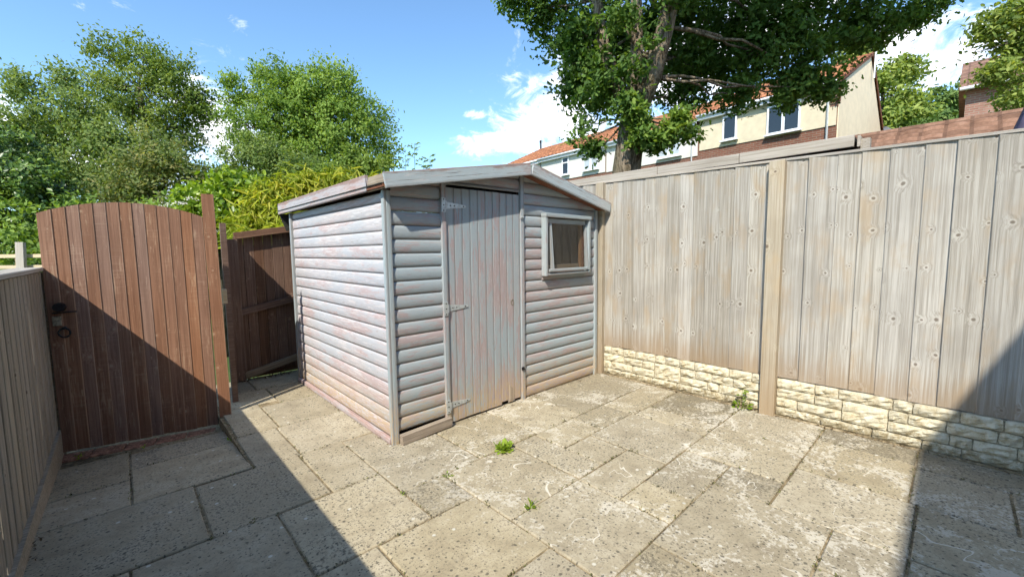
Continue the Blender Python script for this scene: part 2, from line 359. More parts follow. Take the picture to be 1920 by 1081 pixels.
m, g, out = mat('cream_split_stone'); pos = g.n('NewGeometry').outputs['Position']; rnd = g.n('ObjectInfo').outputs['Random']; pz = g.n('SeparateXYZ', Vector=pos).outputs[2]
n = g.noise(pos, 22, 7, .68, .3); n2 = g.noise(pos, 90, 4, .7)
col = g.ramp(n, [(.34, (.44, .355, .215)), (.47, (.59, .525, .37)), (.62, (.67, .625, .49))])
col = g.mix(g.m('MULTIPLY', g.ss(n2, .58, .70), .35), col, (.30, .22, .12))
col = g.n('HueSaturation', Color=col, Value=g.m('ADD', .86, g.m('MULTIPLY', rnd, .22))).outputs[0]
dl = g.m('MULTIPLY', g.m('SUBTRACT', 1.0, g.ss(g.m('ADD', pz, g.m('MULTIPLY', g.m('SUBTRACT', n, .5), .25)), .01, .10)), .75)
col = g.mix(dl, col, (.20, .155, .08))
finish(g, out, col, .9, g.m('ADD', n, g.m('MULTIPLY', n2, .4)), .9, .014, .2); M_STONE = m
M_MORT = plain('grey_mortar', (.36, .31, .215), .95, .1, 0, .35, 70)


def brick_mat(name, c1, c2, mortar, scale=1.0):
    m, g, out = mat(name); sp = g.n('SeparateXYZ', Vector=g.n('TexCoord').outputs['Object'])
    v = g.n('CombineXYZ', X=g.m('ADD', sp.outputs[0], sp.outputs[1]), Y=sp.outputs[2]).outputs[0]
    b = g.n('TexBrick', Vector=v, Scale=scale, Color1=c1, Color2=c2, Mortar=mortar); b.inputs['Mortar Size'].default_value = .012
    b.inputs['Brick Width'].default_value = .225; b.inputs['Row Height'].default_value = .075
    n = g.noise(v, 3, 5); col = g.mix(g.m('MULTIPLY', g.ss(n, .4, .7), .35), b.outputs[0], tuple(x * .6 for x in c1))
    finish(g, out, col, .9, b.outputs['Fac'], .4, -.01, .2); return m


M_BRICK = brick_mat('red_brown_brick', (.235, .095, .060), (.17, .072, .05), (.22, .17, .13))
M_BRICK2 = brick_mat('pinkish_brick', (.36, .19, .145), (.28, .135, .10), (.33, .27, .22))
M_CREAM = plain('cream_render', (.62, .55, .40), .9, .1, 0, .06, 4)
M_WHITER = plain('off_white_render', (.64, .63, .57), .9, .1, 0, .05, 4)
M_PEACH = plain('peach_cream_render', (.78, .66, .48), .9, .1, 0, .05, 3)
M_UPVC = plain('white_upvc', (.76, .78, .80), .35, .5, 0, .03, 5)
M_BRK1 = plain('loose_red_brick', (.27, .135, .085), .9, .2, 0, .45, 45)
def tilevar(g, co, col):
    sp = g.n('SeparateXYZ', Vector=co); u = g.m('DIVIDE', sp.outputs[1], .28); v = g.m('DIVIDE', sp.outputs[2], .105)
    wn = g.n('TexWhiteNoise', {'noise_dimensions': '2D'}, Vector=g.n('CombineXYZ', X=g.m('FLOOR', u), Y=g.m('FLOOR', v))).outputs[0]
    col = g.n('HueSaturation', Color=col, Value=g.m('ADD', .72, g.m('MULTIPLY', wn, .5))).outputs[0]
    e = g.m('MAXIMUM', g.m('GREATER_THAN', g.m('FRACT', v), .82), g.m('MULTIPLY', g.m('GREATER_THAN', g.m('FRACT', u), .84), .8))  # dark edge lines coloured onto each tile stand in for gap shadows
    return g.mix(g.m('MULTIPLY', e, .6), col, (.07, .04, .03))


m, g, out = mat('terracotta_tile'); co = g.n('TexCoord').outputs['Object']
n = g.noise(co, 2.2, 6, .65); n2 = g.noise(co, 14, 3)
col = g.ramp(g.m('ADD', g.m('MULTIPLY', n, .6), g.m('MULTIPLY', n2, .4)), [(.36, (.24, .095, .05)), (.5, (.385, .165, .085)), (.64, (.47, .225, .125))]); col = tilevar(g, co, col); finish(g, out, col, .85, n2, .3, .01, .2); M_TILE = m
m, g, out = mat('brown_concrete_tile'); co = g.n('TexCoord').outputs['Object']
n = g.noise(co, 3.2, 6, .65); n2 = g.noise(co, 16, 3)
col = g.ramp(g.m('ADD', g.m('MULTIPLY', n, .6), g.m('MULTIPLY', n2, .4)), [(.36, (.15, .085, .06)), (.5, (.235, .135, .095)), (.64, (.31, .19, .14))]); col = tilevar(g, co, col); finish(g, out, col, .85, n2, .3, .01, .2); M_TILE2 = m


def glass(name, tint=(.02, .025, .03), rough=.03):
    m, g, out = mat(name); finish(g, out, tint, rough, None, spec=.7); return m


M_GLASS = glass('dark_window_glass')
m, g, out = mat('clear_shed_glass'); tr = g.n('BsdfTransparent', Color=(.80, .80, .78)); gl = g.n('BsdfGlossy', Color=(.9, .9, .9), Roughness=.06)
ms = g.n('MixShader', Fac=.06); g.t.links.new(tr.outputs[0], ms.inputs[1]); g.t.links.new(gl.outputs[0], ms.inputs[2]); g.t.links.new(ms.outputs[0], out.inputs[0]); M_PANE = m
M_CURT = plain('pale_curtained_glass', (.42, .47, .50), .15, .6, 0, .06, 3)
m, g, out = mat('garden_ground'); pos = g.n('NewGeometry').outputs['Position']
n = g.noise(pos, 1.5, 8, .65); col = g.ramp(n, [(.35, (.045, .06, .02)), (.5, (.06, .095, .028)), (.65, (.10, .12, .045))]); finish(g, out, col, .95, n, .6, .1, .1); M_GRASS = m


def bark_mat(name, a, b):
    m, g, out = mat(name); co = g.n('TexCoord').outputs['Object']
    n = g.noise(g.sc(co, (9, 9, 1.6)), 2.2, 8, .7, .8); n2 = g.noise(co, 2.0, 4)
    col = g.mix(g.ss(n, .38, .6), a, b); col = g.mix(g.m('MULTIPLY', g.ss(n2, .5, .7), .4), col, (.10, .11, .05)); finish(g, out, col, .95, n, 1.0, .06, .1); return m


M_BARK = bark_mat('oak_bark', (.10, .075, .05), (.34, .275, .20))
M_BARK2 = bark_mat('grey_bark', (.06, .05, .038), (.19, .165, .13))


def leafmat(name, a, b, c, trans=.42, rough=.6, spec=.18):
    m, g, out = mat(name); t = g.n('Attribute', {'attribute_name': 'tint'}).outputs['Fac']
    col = g.ramp(t, [(.0, a), (.5, b), (1.0, c)])
    p = g.n('BsdfPrincipled', Base_Color=col, Roughness=rough); p.inputs['Specular IOR Level'].default_value = spec
    tl = g.n('BsdfTranslucent', Color=g.mix(1.0, col, (1.45, 1.4, .55), 'MULTIPLY')); ms = g.n('MixShader', Fac=trans)
    g.t.links.new(p.outputs[0], ms.inputs[1]); g.t.links.new(tl.outputs[0], ms.inputs[2]); g.t.links.new(ms.outputs[0], out.inputs[0]); return m


L_OAK = leafmat('oak_leaf', (0.053, 0.105, 0.024), (0.105, 0.188, 0.042), (0.180, 0.285, 0.063))
L_BRIGHT = leafmat('fresh_green_leaf', (0.105, 0.180, 0.033), (0.203, 0.307, 0.060), (0.300, 0.405, 0.090))
L_LEFT = leafmat('skyline_leaf', (.075, .125, .025), (.15, .215, .045), (.24, .30, .07))
L_OLIVE = leafmat('olive_leaf', (.105, .16, .045), (.185, .26, .075), (.28, .345, .11))
L_REDDISH = leafmat('bronze_green_leaf', (.115, .165, .05), (.19, .25, .08), (.33, .30, .12))
L_DARK = leafmat('dark_evergreen_leaf', (.03, .065, .018), (.085, .16, .03), (.22, .33, .05), .25, .4, .5)
L_LAUREL = leafmat('laurel_leaf', (0.094, 0.169, 0.013), (0.188, 0.300, 0.022), (0.338, 0.438, 0.044), .4, .35, .5)
L_BAMBOO = leafmat('bamboo_leaf', (0.163, 0.213, 0.022), (0.312, 0.375, 0.044), (0.500, 0.475, 0.088), .45, .45)
L_FEATH = leafmat('feathery_leaf', (0.112, 0.180, 0.038), (0.210, 0.300, 0.068), (0.330, 0.420, 0.120), .45)
L_WEED = leafmat('weed_leaf', (0.138, 0.225, 0.025), (0.237, 0.350, 0.037), (0.350, 0.450, 0.062), .4)
L_WIND = leafmat('pale_ash_leaf', (0.120, 0.180, 0.045), (0.232, 0.307, 0.075), (0.390, 0.450, 0.120), .4)
L_HILL = leafmat('hill_leaf', (0.075, 0.128, 0.033), (0.128, 0.203, 0.053), (0.195, 0.270, 0.075), .25)


# ------------------------------------------------------------------ foliage helper
def unit(n):
    v = rng.normal(size=(n, 3)); return v / np.linalg.norm(v, axis=1, keepdims=True)


TPL = {'oak': (np.array([(0, 0, 0), (.30, .22, .05), (.45, .14, .03), (.72, .27, .06), (1, 0, 0), (.72, -.27, .06), (.45, -.14, .03), (.30, -.22, .05)]), [(0, 4, 3, 2, 1), (0, 7, 6, 5, 4)]),
       'oval': (np.array([(0, 0, 0), (.35, .24, .06), (.75, .20, .05), (1, 0, 0), (.75, -.20, .05), (.35, -.24, .06)]), [(0, 3, 2, 1), (0, 5, 4, 3)]),
       'blade': (np.array([(0, 0, 0), (.3, .07, .03), (.7, .05, -.03), (1, 0, -.16), (.7, -.05, -.03), (.3, -.07, .03)]), [(0, 3, 2, 1), (0, 5, 4, 3)])}


def leaves_me(C, S, tint, m, kind='oval', upb=.55, droop=0.0, adir=None, name='crown', out=None):
    """one leaf per centre; S lengths; leaf planes biased to face up"""
    n = len(C); tp, fc = TPL[kind]; k = len(tp)
    a = unit(n) if adir is None else adir + .55 * unit(n); a[:, 2] -= droop; a /= np.linalg.norm(a, axis=1, keepdims=True)
    nn = unit(n); nn[:, 2] += upb * 2
    if out is not None: nn += out * 1.3
    nn -= a * (nn * a).sum(1, keepdims=True); nn /= np.linalg.norm(nn, axis=1, keepdims=True) + 1e-9
    b = np.cross(nn, a)
    V = C[:, None, :] + S[:, None, None] * (tp[None, :, 0:1] * a[:, None] + tp[None, :, 1:2] * b[:, None] + tp[None, :, 2:3] * nn[:, None])
    fa = np.array(fc); F = (fa[None] + (np.arange(n) * k)[:, None, None]).reshape(-1, fa.shape[1])
    return mesh(name, V.reshape(-1, 3), F, m, False, np.repeat(tint, k))


def clumps(lobes, n, shell=.5, jit=.25, depth=1.5, pw=2.2):
    L = np.array(lobes, dtype=float); wgt = L[:, 3] ** pw; idx = rng.choice(len(L), n, p=wgt / wgt.sum())
    d = unit(n); rr = (shell + (1 - shell) * rng.random(n) ** .6) * (1 + jit * rng.normal(size=n) * .6)
    h = L[idx, :3].copy(); h[:, 2] = 0; h /= np.linalg.norm(h, axis=1, keepdims=True)
    off = d * (rr * L[idx, 3])[:, None]; off += h * ((off * h).sum(1) * (depth - 1))[:, None]
    return L[idx, :3] + off, idx


def crown(lobes, n, per, cr_, leaf, m, kind='oval', shell=.45, jit=.3, flat=.7, upb=.55, droop=0.0, tvar=.22, depth=1.5, clip=None, pw=2.2):
    C, idx = clumps(lobes, n, shell, jit, depth, pw)
    ct = np.clip(.5 + tvar * rng.normal(size=n), 0, 1)
    sz = cr_ * (.6 + .8 * rng.random(n))
    P = np.repeat(C, per, 0) + rng.normal(size=(n * per, 3)) * np.repeat(sz, per)[:, None] * np.array([.55, .55, .55 * flat])
    t = np.clip(np.repeat(ct, per) + .14 * rng.normal(size=n * per), 0, 1); s = leaf * (.65 + .7 * rng.random(n * per))
    lc = np.repeat(np.array(lobes, dtype=float)[idx, :3] * .5 + C * .5, per, 0); ov = P - lc; ov /= np.linalg.norm(ov, axis=1, keepdims=True) + 1e-6
    return leaves_me(P, s, t, m, kind, upb, droop, out=ov), C


def wob(p0, p1, r0, r1, k=5, amp=.06):
    p0, p1 = Vector(p0), Vector(p1); L = (p1 - p0).length; P = []; 
    for i in range(k + 1):
        t = i / k; p = p0.lerp(p1, t)
        if 0 < i < k: p += Vector(rng.normal(size=3)) * L * amp
        P.append(p)
    return P, [r0 + (r1 - r0) * i / k for i in range(k + 1)]


def tree(name, label, base, trunk, lobes, n, per, cr_, leaf, m, bark, kind='oval', group=None, limbs=None, twigs=90, cat='tree', **kw):
    t = thing(name, base, label, cat, group)
    V, F = tube([p for p, r in trunk], [r for p, r in trunk], 12); top = Vector(trunk[-1][0]); r0 = trunk[-1][1]
    add('trunk', mesh('trunk', V, F, bark, True), t)
    V, F = [], []; ends = [(top, r0)]
    for lb in (limbs or []):
        tube([p for p, r in lb], [r for p, r in lb], 8, V, F); ends += [(Vector(p), r) for p, r in lb]
    me, C = crown(lobes, n, per, cr_, leaf, m, kind, **kw)
    hubs = []
    for L in lobes:
        c = Vector(L[:3]); e = min(ends, key=lambda q: (q[0] - c).length + max(0, q[0].z - c.z) * 1.2); r1 = min(e[1] * .7, .015 + .035 * L[3])
        P, Rr = wob(e[0], c, r1, max(.008, r1 * .35), 6, .018); tube(P, Rr, 6, V, F); hubs.append((c, r1 * .4)); hubs.append((P[3], Rr[3]))
    for i in rng.choice(len(C), min(twigs, len(C)), replace=False):
        c = Vector(C[i]); e = min(hubs, key=lambda q: (q[0] - c).length); rr = min(e[1], .025) * .8
        P, Rr = wob(e[0], c, max(.008, rr), .004, 3, .06); tube(P, Rr, 4, V, F, False)
    add('branches', mesh('branches', V, F, bark, True), t)
    add('crown', me, t); return t


# ------------------------------------------------------------------ ground
def terr(x, y):
    s = lambda a, lo, hi: np.clip((a - lo) / (hi - lo), 0, 1) ** 2 * (3 - 2 * np.clip((a - lo) / (hi - lo), 0, 1))
    return -.30 + 2.3 * s(x, 6, 16) + 11.0 * s(x, 32, 72) + .85 * s(y, 7, 18) * (1 - s(x, 4, 12))


q = np.concatenate([-np.geomspace(1200, 12, 26), np.linspace(-10, 22, 40), np.geomspace(24, 1200, 40)])
gx, gy = np.meshgrid(q, q, indexing='ij'); V = np.stack([gx, gy, terr(gx, gy)], -1).reshape(-1, 3); n = len(q)
ii = (np.arange(n - 1)[:, None] * n + np.arange(n - 1)[None]).ravel(); F = np.stack([ii, ii + n, ii + n + 1, ii + 1], 1)
tag(add('ground', mesh('ground', V, F, M_GRASS, True)), kind='structure')

# ------------------------------------------------------------------ patio: every slab its own piece, on a bed of sandy joint filler
bedL = [(-.47, 4.26, -1.2, 3.32, -.12, -.009), (.585, 4.26, 3.32, 5.80, -.16, -.009)]
V = [v for v in []]
bm_me = boxes_me(bedL, M_JOINT)
patio = tag(add('patio', bm_me), kind='structure')


def zlow(x, y):
    return -.105 * max(0.0, (y - 3.33)) / 1.35 if x < .6 and y > 3.33 else 0.0


bed2 = mesh('lower_bed', [(-.47, 3.33, -.010), (.585, 3.33, -.010), (.585, 5.2, -.010 + zlow(0, 5.2)), (-.47, 5.2, -.010 + zlow(0, 5.2)),
                          (-.47, 3.33, -.3), (.585, 3.33, -.3), (.585, 5.2, -.3), (-.47, 5.2, -.3)], [(0, 1, 2, 3), (4, 7, 6, 5), (0, 4, 5, 1), (1, 5, 6, 2), (2, 6, 7, 3), (3, 7, 4, 0)], M_JOINT)
add('joint_bed', bed2, patio)
SL = [(-.45, -.04, 3.335, 3.815), (-.45, -.04, 3.815, 4.52), (-.04, .60, 3.325, 4.035), (-.04, .60, 4.035, 4.44),
      (.60, .90, 3.30, 3.965), (.90, 1.50, 3.29, 3.95), (.61, .925, 3.965, 4.72), (.925, 1.50, 3.95, 4.60), (.62, 1.10, 4.72, 5.22), (1.10, 1.50, 4.60, 5.22), (.62, 1.02, 5.22, 5.78), (1.02, 1.6, 5.22, 5.78),
      (-.45, .26, 2.63, 3.33), (.26, .885, 2.62, 3.31), (.885, 1.20, 2.61, 3.29), (1.20, 1.825, 2.30, 3.28), (1.825, 2.42, 2.30, 2.99), (2.42, 3.0, 2.29, 2.99), (3.0, 3.56, 2.29, 2.99), (3.56, 4.21, 2.29, 2.99),
      (-.45, -.06, 1.97, 2.63), (-.06, .57, 1.97, 2.63), (.57, 1.20, 1.96, 2.61), (1.20, 1.50, 1.955, 2.30), (1.50, 2.12, 1.63, 2.30), (2.12, 2.38, 1.63, 2.29), (2.38, 2.87, 1.97, 2.29), (2.87, 3.34, 1.97, 2.29), (3.34, 4.21, 1.95, 2.29),
      (2.38, 2.70, 1.63, 1.97), (2.70, 3.34, 1.32, 1.97), (3.34, 3.61, 1.32, 1.95), (3.61, 4.21, 1.32, 1.95),
      (.87, 1.50, 1.34, 1.955), (1.50, 2.105, 1.0, 1.63), (2.105, 2.70, 1.32, 1.63), (2.105, 2.40, 1.0, 1.32), (2.40, 3.0, 1.0, 1.32), (3.0, 3.61, .68, 1.32), (3.61, 4.21, .68, 1.32),
      (2.68, 3.0, .68, 1.0), (1.90, 2.68, .38, 1.0), (2.30, 2.68, .08, .38), (1.90, 2.30, .08, .38), (2.68, 3.29, .08, .68), (3.29, 3.89, .12, .68), (3.89, 4.21, .12, .68),
      (1.18, 1.50, 1.0, 1.34), (.87, 1.18, 1.0, 1.34), (1.28, 1.90, .38, 1.0), (.57, 1.28, .38, 1.0), (.26, .87, 1.30, 1.96), (-.45, .26, 1.30, 1.97), (.26, .87, 1.0, 1.30), (-.45, .26, .6, 1.30), (.26, .57, .38, 1.0),
      (3.29, 3.85, -.30, .12), (3.85, 4.21, -.45, .12), (2.68, 3.29, -.52, .08), (1.28, 1.90, -.22, .38), (1.90, 2.68, -.52, .08), (.57, 1.28, -.3, .38), (3.29, 3.85, -.92, -.30), (3.85, 4.21, -1.1, -.45), (2.1, 3.29, -1.1, -.52), (-.45, .57, -.3, .38), (-.45, .26, .38, .6), (-.45, 2.1, -1.1, -.52)]
for x0, x1, y0, y1 in SL:
    gap = .0045 + .002 * random.random(); x0 += gap; x1 -= gap; y0 += gap; y1 -= gap; b = .006; tz = random.uniform(-.002, .003); tl = [random.uniform(-.002, .002) for _ in range(4)]
    cx, cy = (x0 + x1) / 2, (y0 + y1) / 2; V = []
    for lev, (ins, z) in enumerate(((0, -.05), (0, -b), (b, 0))):
        nseg = 3
        ring = []
        for (ax, ay), (bx, by) in zip([(x0 + ins, y0 + ins), (x1 - ins, y0 + ins), (x1 - ins, y1 - ins), (x0 + ins, y1 - ins)], [(x1 - ins, y0 + ins), (x1 - ins, y1 - ins), (x0 + ins, y1 - ins), (x0 + ins, y0 + ins)]):
            for k in range(nseg):
                t = k / nseg; jx, jy = (random.uniform(-.0022, .0022), random.uniform(-.0022, .0022)) if lev else (0, 0)
                ring.append((ax + (bx - ax) * t + jx, ay + (by - ay) * t + jy))
        for (x, y) in ring:
            V.append((x - cx, y - cy, z + tz + zlow(cx, y) + tl[0] * (x - cx) + tl[1] * (y - cy)))
    N = 12; F = [(l * N + i, l * N + (i + 1) % N, (l + 1) * N + (i + 1) % N, (l + 1) * N + i) for l in (0, 1) for i in range(N)] + [tuple(2 * N + i for i in range(N))]
    add('slab', mesh('slab', V, F, M_SLAB), patio, Matrix.Translation((cx, cy, 0)))

# ------------------------------------------------------------------ shed
XS, YS, YB, XE = 1.491, 2.957, 5.245, 4.135
shed = thing('garden_shed', (XS, YS, 0), 'worn blue-grey and pink painted log-clad timber shed with closed door', 'shed')
RX, RZ = 2.907, 2.215          # ridge underside
RL, RR = (1.405, 1.962), (4.20, 1.945)


def roofz(x): return RL[1] + (RZ - RL[1]) * (x - RL[0]) / (RX - RL[0]) if x < RX else RZ + (RR[1] - RZ) * (x - RX) / (RR[0] - RX)


def xl_at(z): return RL[0] + (RX - RL[0]) * (z - RL[1]) / (RZ - RL[1])
def xr_at(z): return RX + (RR[0] - RX) * (z - RZ) / (RR[1] - RZ)


H = .1078
# hidden shell (back, right wall, floor, inner lining)
add('back_wall', boxes_me([(XS + .02, XE - .02, YB - .03, YB, 0, 1.95)], M_ROT), shed)
add('side_wall', boxes_me([(XE - .03, XE, YS + .05, YB - .03, 0, 1.95)], M_ROT), shed)
add('inner_lining', boxes_me([(XS + .004, XS + .02, YS + .04, YB - .04, .03, 1.94)], M_ROT), shed)


def front_logs(xa, xb, z_lo, z_hi, skip=None):
    z = z_lo; i = 0
    while z < z_hi - .01:
        h = min(H, z_hi - z); segs = [(xa, xb)]
        if skip and z + h > skip[2] + .02 and z < skip[3] - .02: segs = [(xa, skip[0]), (skip[1], xb)]
        for a, b in segs:
            ll = max(a, xl_at(z) if z > RL[1] else a); rr_ = min(b, xr_at(z) if z > RR[1] else b)
            if rr_ - ll < .04: continue
            zz = z
            f0 = (lambda y, q, a=a, zz=zz: max(a, xl_at(zz + y)) if zz + y > RL[1] else a)
            f1 = (lambda y, q, b=b, zz=zz: min(b, xr_at(zz + y)) if zz + y > RR[1] else b)
            cx = (a + b) / 2
            me = log_me(0, h - .0012, M_SHED, (lambda y, q, f0=f0, cx=cx: f0(y, q) - cx), (lambda y, q, f1=f1, cx=cx: max(f0(y, q), f1(y, q)) - cx))
            jig = random.uniform(-.0015, .0015)
            add('cladding_board', me, shed, frame((cx, YS + jig, z), (1, random.uniform(-.001, .001), 0), (0, 0, 1), (0, -1, 0)))
        z += H; i += 1


front_logs(XS + .03, 1.962, .085, 2.10)
front_logs(2.918, XE - .01, .005, 2.25, (3.215, 3.90, 1.26, 1.85))
front_logs(2.012, 2.868, 2.072, 2.25)
# left side wall boards
z = .04
while z < 1.93:
    h = min(H, 1.945 - z); me = log_me(YB - YS - .03, h - .0012, M_SHEDSIDE, T=.008)
    add('cladding_board', me, shed, frame((XS + random.uniform(-.001, .001), YB - .015, z), (0, -1, random.uniform(-.001, .001)), (0, 0, 1), (-1, 0, 0))); z += H
# corner trims, base plate
def vboard(name, x0, x1, y, z0, z1, T, m, parent, nrm=(0, -1, 0), tilt=0.0, label=None):
    """vertical plank in the plane facing nrm; x0<x1 run to the right as seen from outside"""
    n = Vector(nrm); right = Vector((0, 0, 1)).cross(n); mid = (x0 + x1) / 2
    me = board_me(z1 - z0, x1 - x0, T, m); M = frame((0, 0, 0), (tilt, 0, 1), -right, n)
    if abs(n.y) > .5: p = Vector((x1 if -right.x < 0 else x0, y, z0))
    else: p = Vector((y, x1 if -right.y < 0 else x0, z0))
    M.translation = p; return add(name, me, parent, M)


vboard('corner_trim', XS - .012, XS + .024, YS - .006, -.0, 1.955, .026, M_TRIM, shed)
vboard('corner_trim', YS - .030, YS + .018, XS - .002, .0, 1.955, .028, M_TRIM, shed, (-1, 0, 0))
vboard('corner_trim', YB - .05, YB + .005, XS - .002, .02, 1.95, .034, M_TRIM, shed, (-1, 0, 0))
vboard('corner_trim', XE - .045, XE + .002, YS - .004, .0, 1.95, .03, M_TRIM, shed)
vboard('door_jamb', 1.962, 2.008, YS, .01, 2.065, .034, M_SHED, shed)
vboard('door_jamb', 2.872, 2.918, YS, .0, 2.21, .034, M_SHED, shed)
add('sill_plank', board_me(.47, .075, .05, M_ROT), shed, frame((XS + .025, YS - .035, .0), (1, .03, .012), (0, 0, 1), (0, -1, 0)))
add('base_rail', board_me(YB - YS, .045, .03, M_FASC), shed, frame((XS - .012, YB, .0), (0, -1, 0), (0, 0, 1), (-1, 0, 0)))
add('foot_gap_shade', boxes_me([(1.53, 1.96, YS + .02, YS + .03, .02, .12)], M_DARK), shed)  # near-black strip standing in for the shade in the gap below the boards
add('head_gap_shade', boxes_me([(2.01, 2.87, YS + .03, YS + .04, 2.0, 2.10)], M_DARK), shed)  # near-black strip behind the gap over the door, its shade as colour
add('gable_lining', mesh('lining', [(3.95, YS + .03, .02), (XE - .05, YS + .03, .02), (XE - .05, YS + .03, 1.9), (3.95, YS + .03, 1.9)], [(0, 1, 2, 3)], M_ROT), shed)
add('door_head', board_me(.856, .018, .022, M_SHED), shed, frame((2.012, YS, 2.052), (1, 0, .004), (0, 0, 1), (0, -1, 0)))
# door
DX0, DX1, DZ0, DZ1 = 2.012, 2.868, .018, 2.028
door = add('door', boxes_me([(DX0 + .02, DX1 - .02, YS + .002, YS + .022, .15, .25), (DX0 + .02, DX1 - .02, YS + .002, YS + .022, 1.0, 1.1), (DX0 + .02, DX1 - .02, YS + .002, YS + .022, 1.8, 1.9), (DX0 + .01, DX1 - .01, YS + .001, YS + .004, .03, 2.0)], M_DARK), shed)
x = DX0
for i in range(10):
    wd = (DX1 - DX0) / 10; cut = [0, 0, 0, 0, 0, 0, .0, .025, .0, .012][i]
    vboard('door_board', x + .0012, x + wd - .0012, YS + random.uniform(-.001, .001), DZ0 + cut + random.uniform(0, .006), DZ1 + random.uniform(-.003, .003), .018, M_SHED, door); x += wd
add('rotten_edge', board_me(.16, .06, .004, M_ROT, x1=lambda y, z: .10 + .9 * y), door, frame((DX0 + .755, YS - .019, DZ0 + .02), (0, 0, 1), (-1, 0, 0), (0, -1, 0)))
bx = .0
for zc in (1.878, 1.018, .172):
    hg = [(DX0 - .052, DX0 - .014, YS - .041, YS - .0345, zc - .058, zc + .058)]
    me0 = boxes_me(hg, M_GALV); V = [tuple(v.co) for v in me0.vertices]; F = [tuple(p.vertices) for p in me0.polygons]
    k = len(V)
    for yy in (YS - .0185, YS - .0235):
        V += [(DX0 + .000, yy, zc - .030), (DX0 + .20, yy, zc - .010), (DX0 + .21, yy, zc), (DX0 + .20, yy, zc + .010), (DX0 + .000, yy, zc + .030)]
    F += [(k + 4, k + 3, k + 2, k + 1, k), (k + 5, k + 6, k + 7, k + 8, k + 9)] + [(k + i, k + (i + 1) % 5, k + 5 + (i + 1) % 5, k + 5 + i) for i in range(5)]
    tube([(DX0 - .008, YS - .034, zc - .035), (DX0 - .008, YS - .034, zc + .035)], [.008, .008], 8, V, F)
    hn = add('hinge', mesh('hinge', V, F, M_GALV), door)
    V, F = [], []
    for sx, sz in ((-.033, .045), (-.033, -.045), (-.033, 0)): tube([(DX0 + sx, YS - .04, zc + sz), (DX0 + sx, YS - .0435, zc + sz)], [.0055, .0055], 6, V, F)
    for sx in (.045, .085, .18): tube([(DX0 + sx, YS - .022, zc), (DX0 + sx, YS - .026, zc)], [.0055, .0055], 6, V, F)
    add('screw', mesh('screw', V, F, M_BLACK), door)
V, F = [], []
tube([(2.758 + .015 * math.cos(t), YS - .021, 1.0 + .026 * math.sin(t)) for t in np.linspace(0, 2 * math.pi, 14)], [.0035] * 14, 5, V, F)
add('keyhole_plate', mesh('key', V, F, M_RUST), door)
for zc in (1.818, .325):
    V, F = [], []; me0 = boxes_me([(2.862, 2.892, YS - .046, YS - .0345, zc - .015, zc + .015)], M_GALV); V = [tuple(v.co) for v in me0.vertices]; F = [tuple(p.vertices) for p in me0.polygons]
    tube([(2.877, YS - .04, zc), (2.877, YS - .062, zc)], [.007, .007], 8, V, F); add('turn_catch', mesh('catch', V, F, M_GALV if zc > 1 else M_BLACK), door)
# window: outer trim, tilted sash, pane, dark boards inside
win = add('window', boxes_me([(3.215, 3.90, YS - .012, YS + .05, 1.262, 1.285), (3.215, 3.235, YS - .012, YS + .05, 1.285, 1.83), (3.88, 3.90, YS - .012, YS + .05, 1.285, 1.83), (3.215, 3.90, YS - .012, YS + .05, 1.83, 1.85)], M_REDWD), shed)
vboard('trim_board', 3.178, 3.214, YS - .02, 1.235, 1.87, .062, M_TRIM, win)
vboard('trim_board', 3.90, 3.935, YS - .02, 1.245, 1.86, .062, M_TRIM, win)
add('trim_board', board_me(.76, .04, .072, M_TRIM), win, frame((3.176, YS - .018, 1.834), (1, 0, -.006), (0, 0, 1), (0, -1, 0)))
add('apron_board', board_me(.735, .066, .016, M_SHED), win, frame((3.19, YS - .004, 1.19), (1, 0, 0), (0, 0, 1), (0, -1, 0)))
add('drip_board', board_me(.72, .022, .058, M_TRIM), win, frame((3.196, YS - .02, 1.238), (1, 0, 0), (0, 0, 1), (0, -1, 0)))
tb = R(4.5); zt = Vector((0, -math.sin(tb), -math.cos(tb)))   # sash hangs from the top, bottom pushed out
sash = add('sash', board_me(.64, .05, .03, M_TRIM), win, frame((3.232, YS - .020, 1.772), (1, 0, 0), (0, 0, 1), (0, -1, 0)))
for x0 in (3.232, 3.836):
    add('stile', board_me(.50, .036, .03, M_TRIM), win, frame((x0 + .036, YS - .020, 1.772), zt, (-1, 0, 0), (0, -math.cos(tb), math.sin(tb))))
pb = Vector((3.232, YS - .020, 1.772)) + zt * .50
add('rail', board_me(.64, .03, .03, M_TRIM), win, frame(pb, (1, 0, 0), (0, 0, 1), (0, -1, 0)))
pv = [Vector((3.264, YS - .034, 1.774)), Vector((3.84, YS - .034, 1.774)), Vector((3.84, YS - .034, 1.774)) + zt * .482, Vector((3.264, YS - .034, 1.774)) + zt * .482]
add('glass_pane', mesh('pane', pv + [p + Vector((0, .004, 0)) for p in pv], [(3, 2, 1, 0), (4, 5, 6, 7), (0, 1, 5, 4), (1, 2, 6, 5), (2, 3, 7, 6), (3, 0, 4, 7)], M_PANE), win)
for i in range(5): vboard('inner_board', 3.20 + i * .145, 3.20 + i * .145 + .14, YS + .10, 1.15, 1.92, .012, M_INNER, win)
add('inner_ledge', board_me(.62, .05, .04, M_ROT), win, frame((3.23, YS + .06, 1.285), (1, 0, .01), (0, 0, 1), (0, -1, 0)))
add('reveal', boxes_me([(3.855, 3.878, YS + .0, YS + .035, 1.30, 1.82)], M_RUSTWD), win)
# roof
YF, YR = YS - .132, YB + .22
def slab_roof(a, b, th):
    V = [(a[0], YF, a[1]), (b[0], YF, b[1]), (b[0], YR, b[1]), (a[0], YR, a[1])]; V += [(x, y, z + th) for x, y, z in V]
    return V, [(3, 2, 1, 0), (4, 5, 6, 7), (0, 1, 5, 4), (1, 2, 6, 5), (2, 3, 7, 6), (3, 0, 4, 7)]


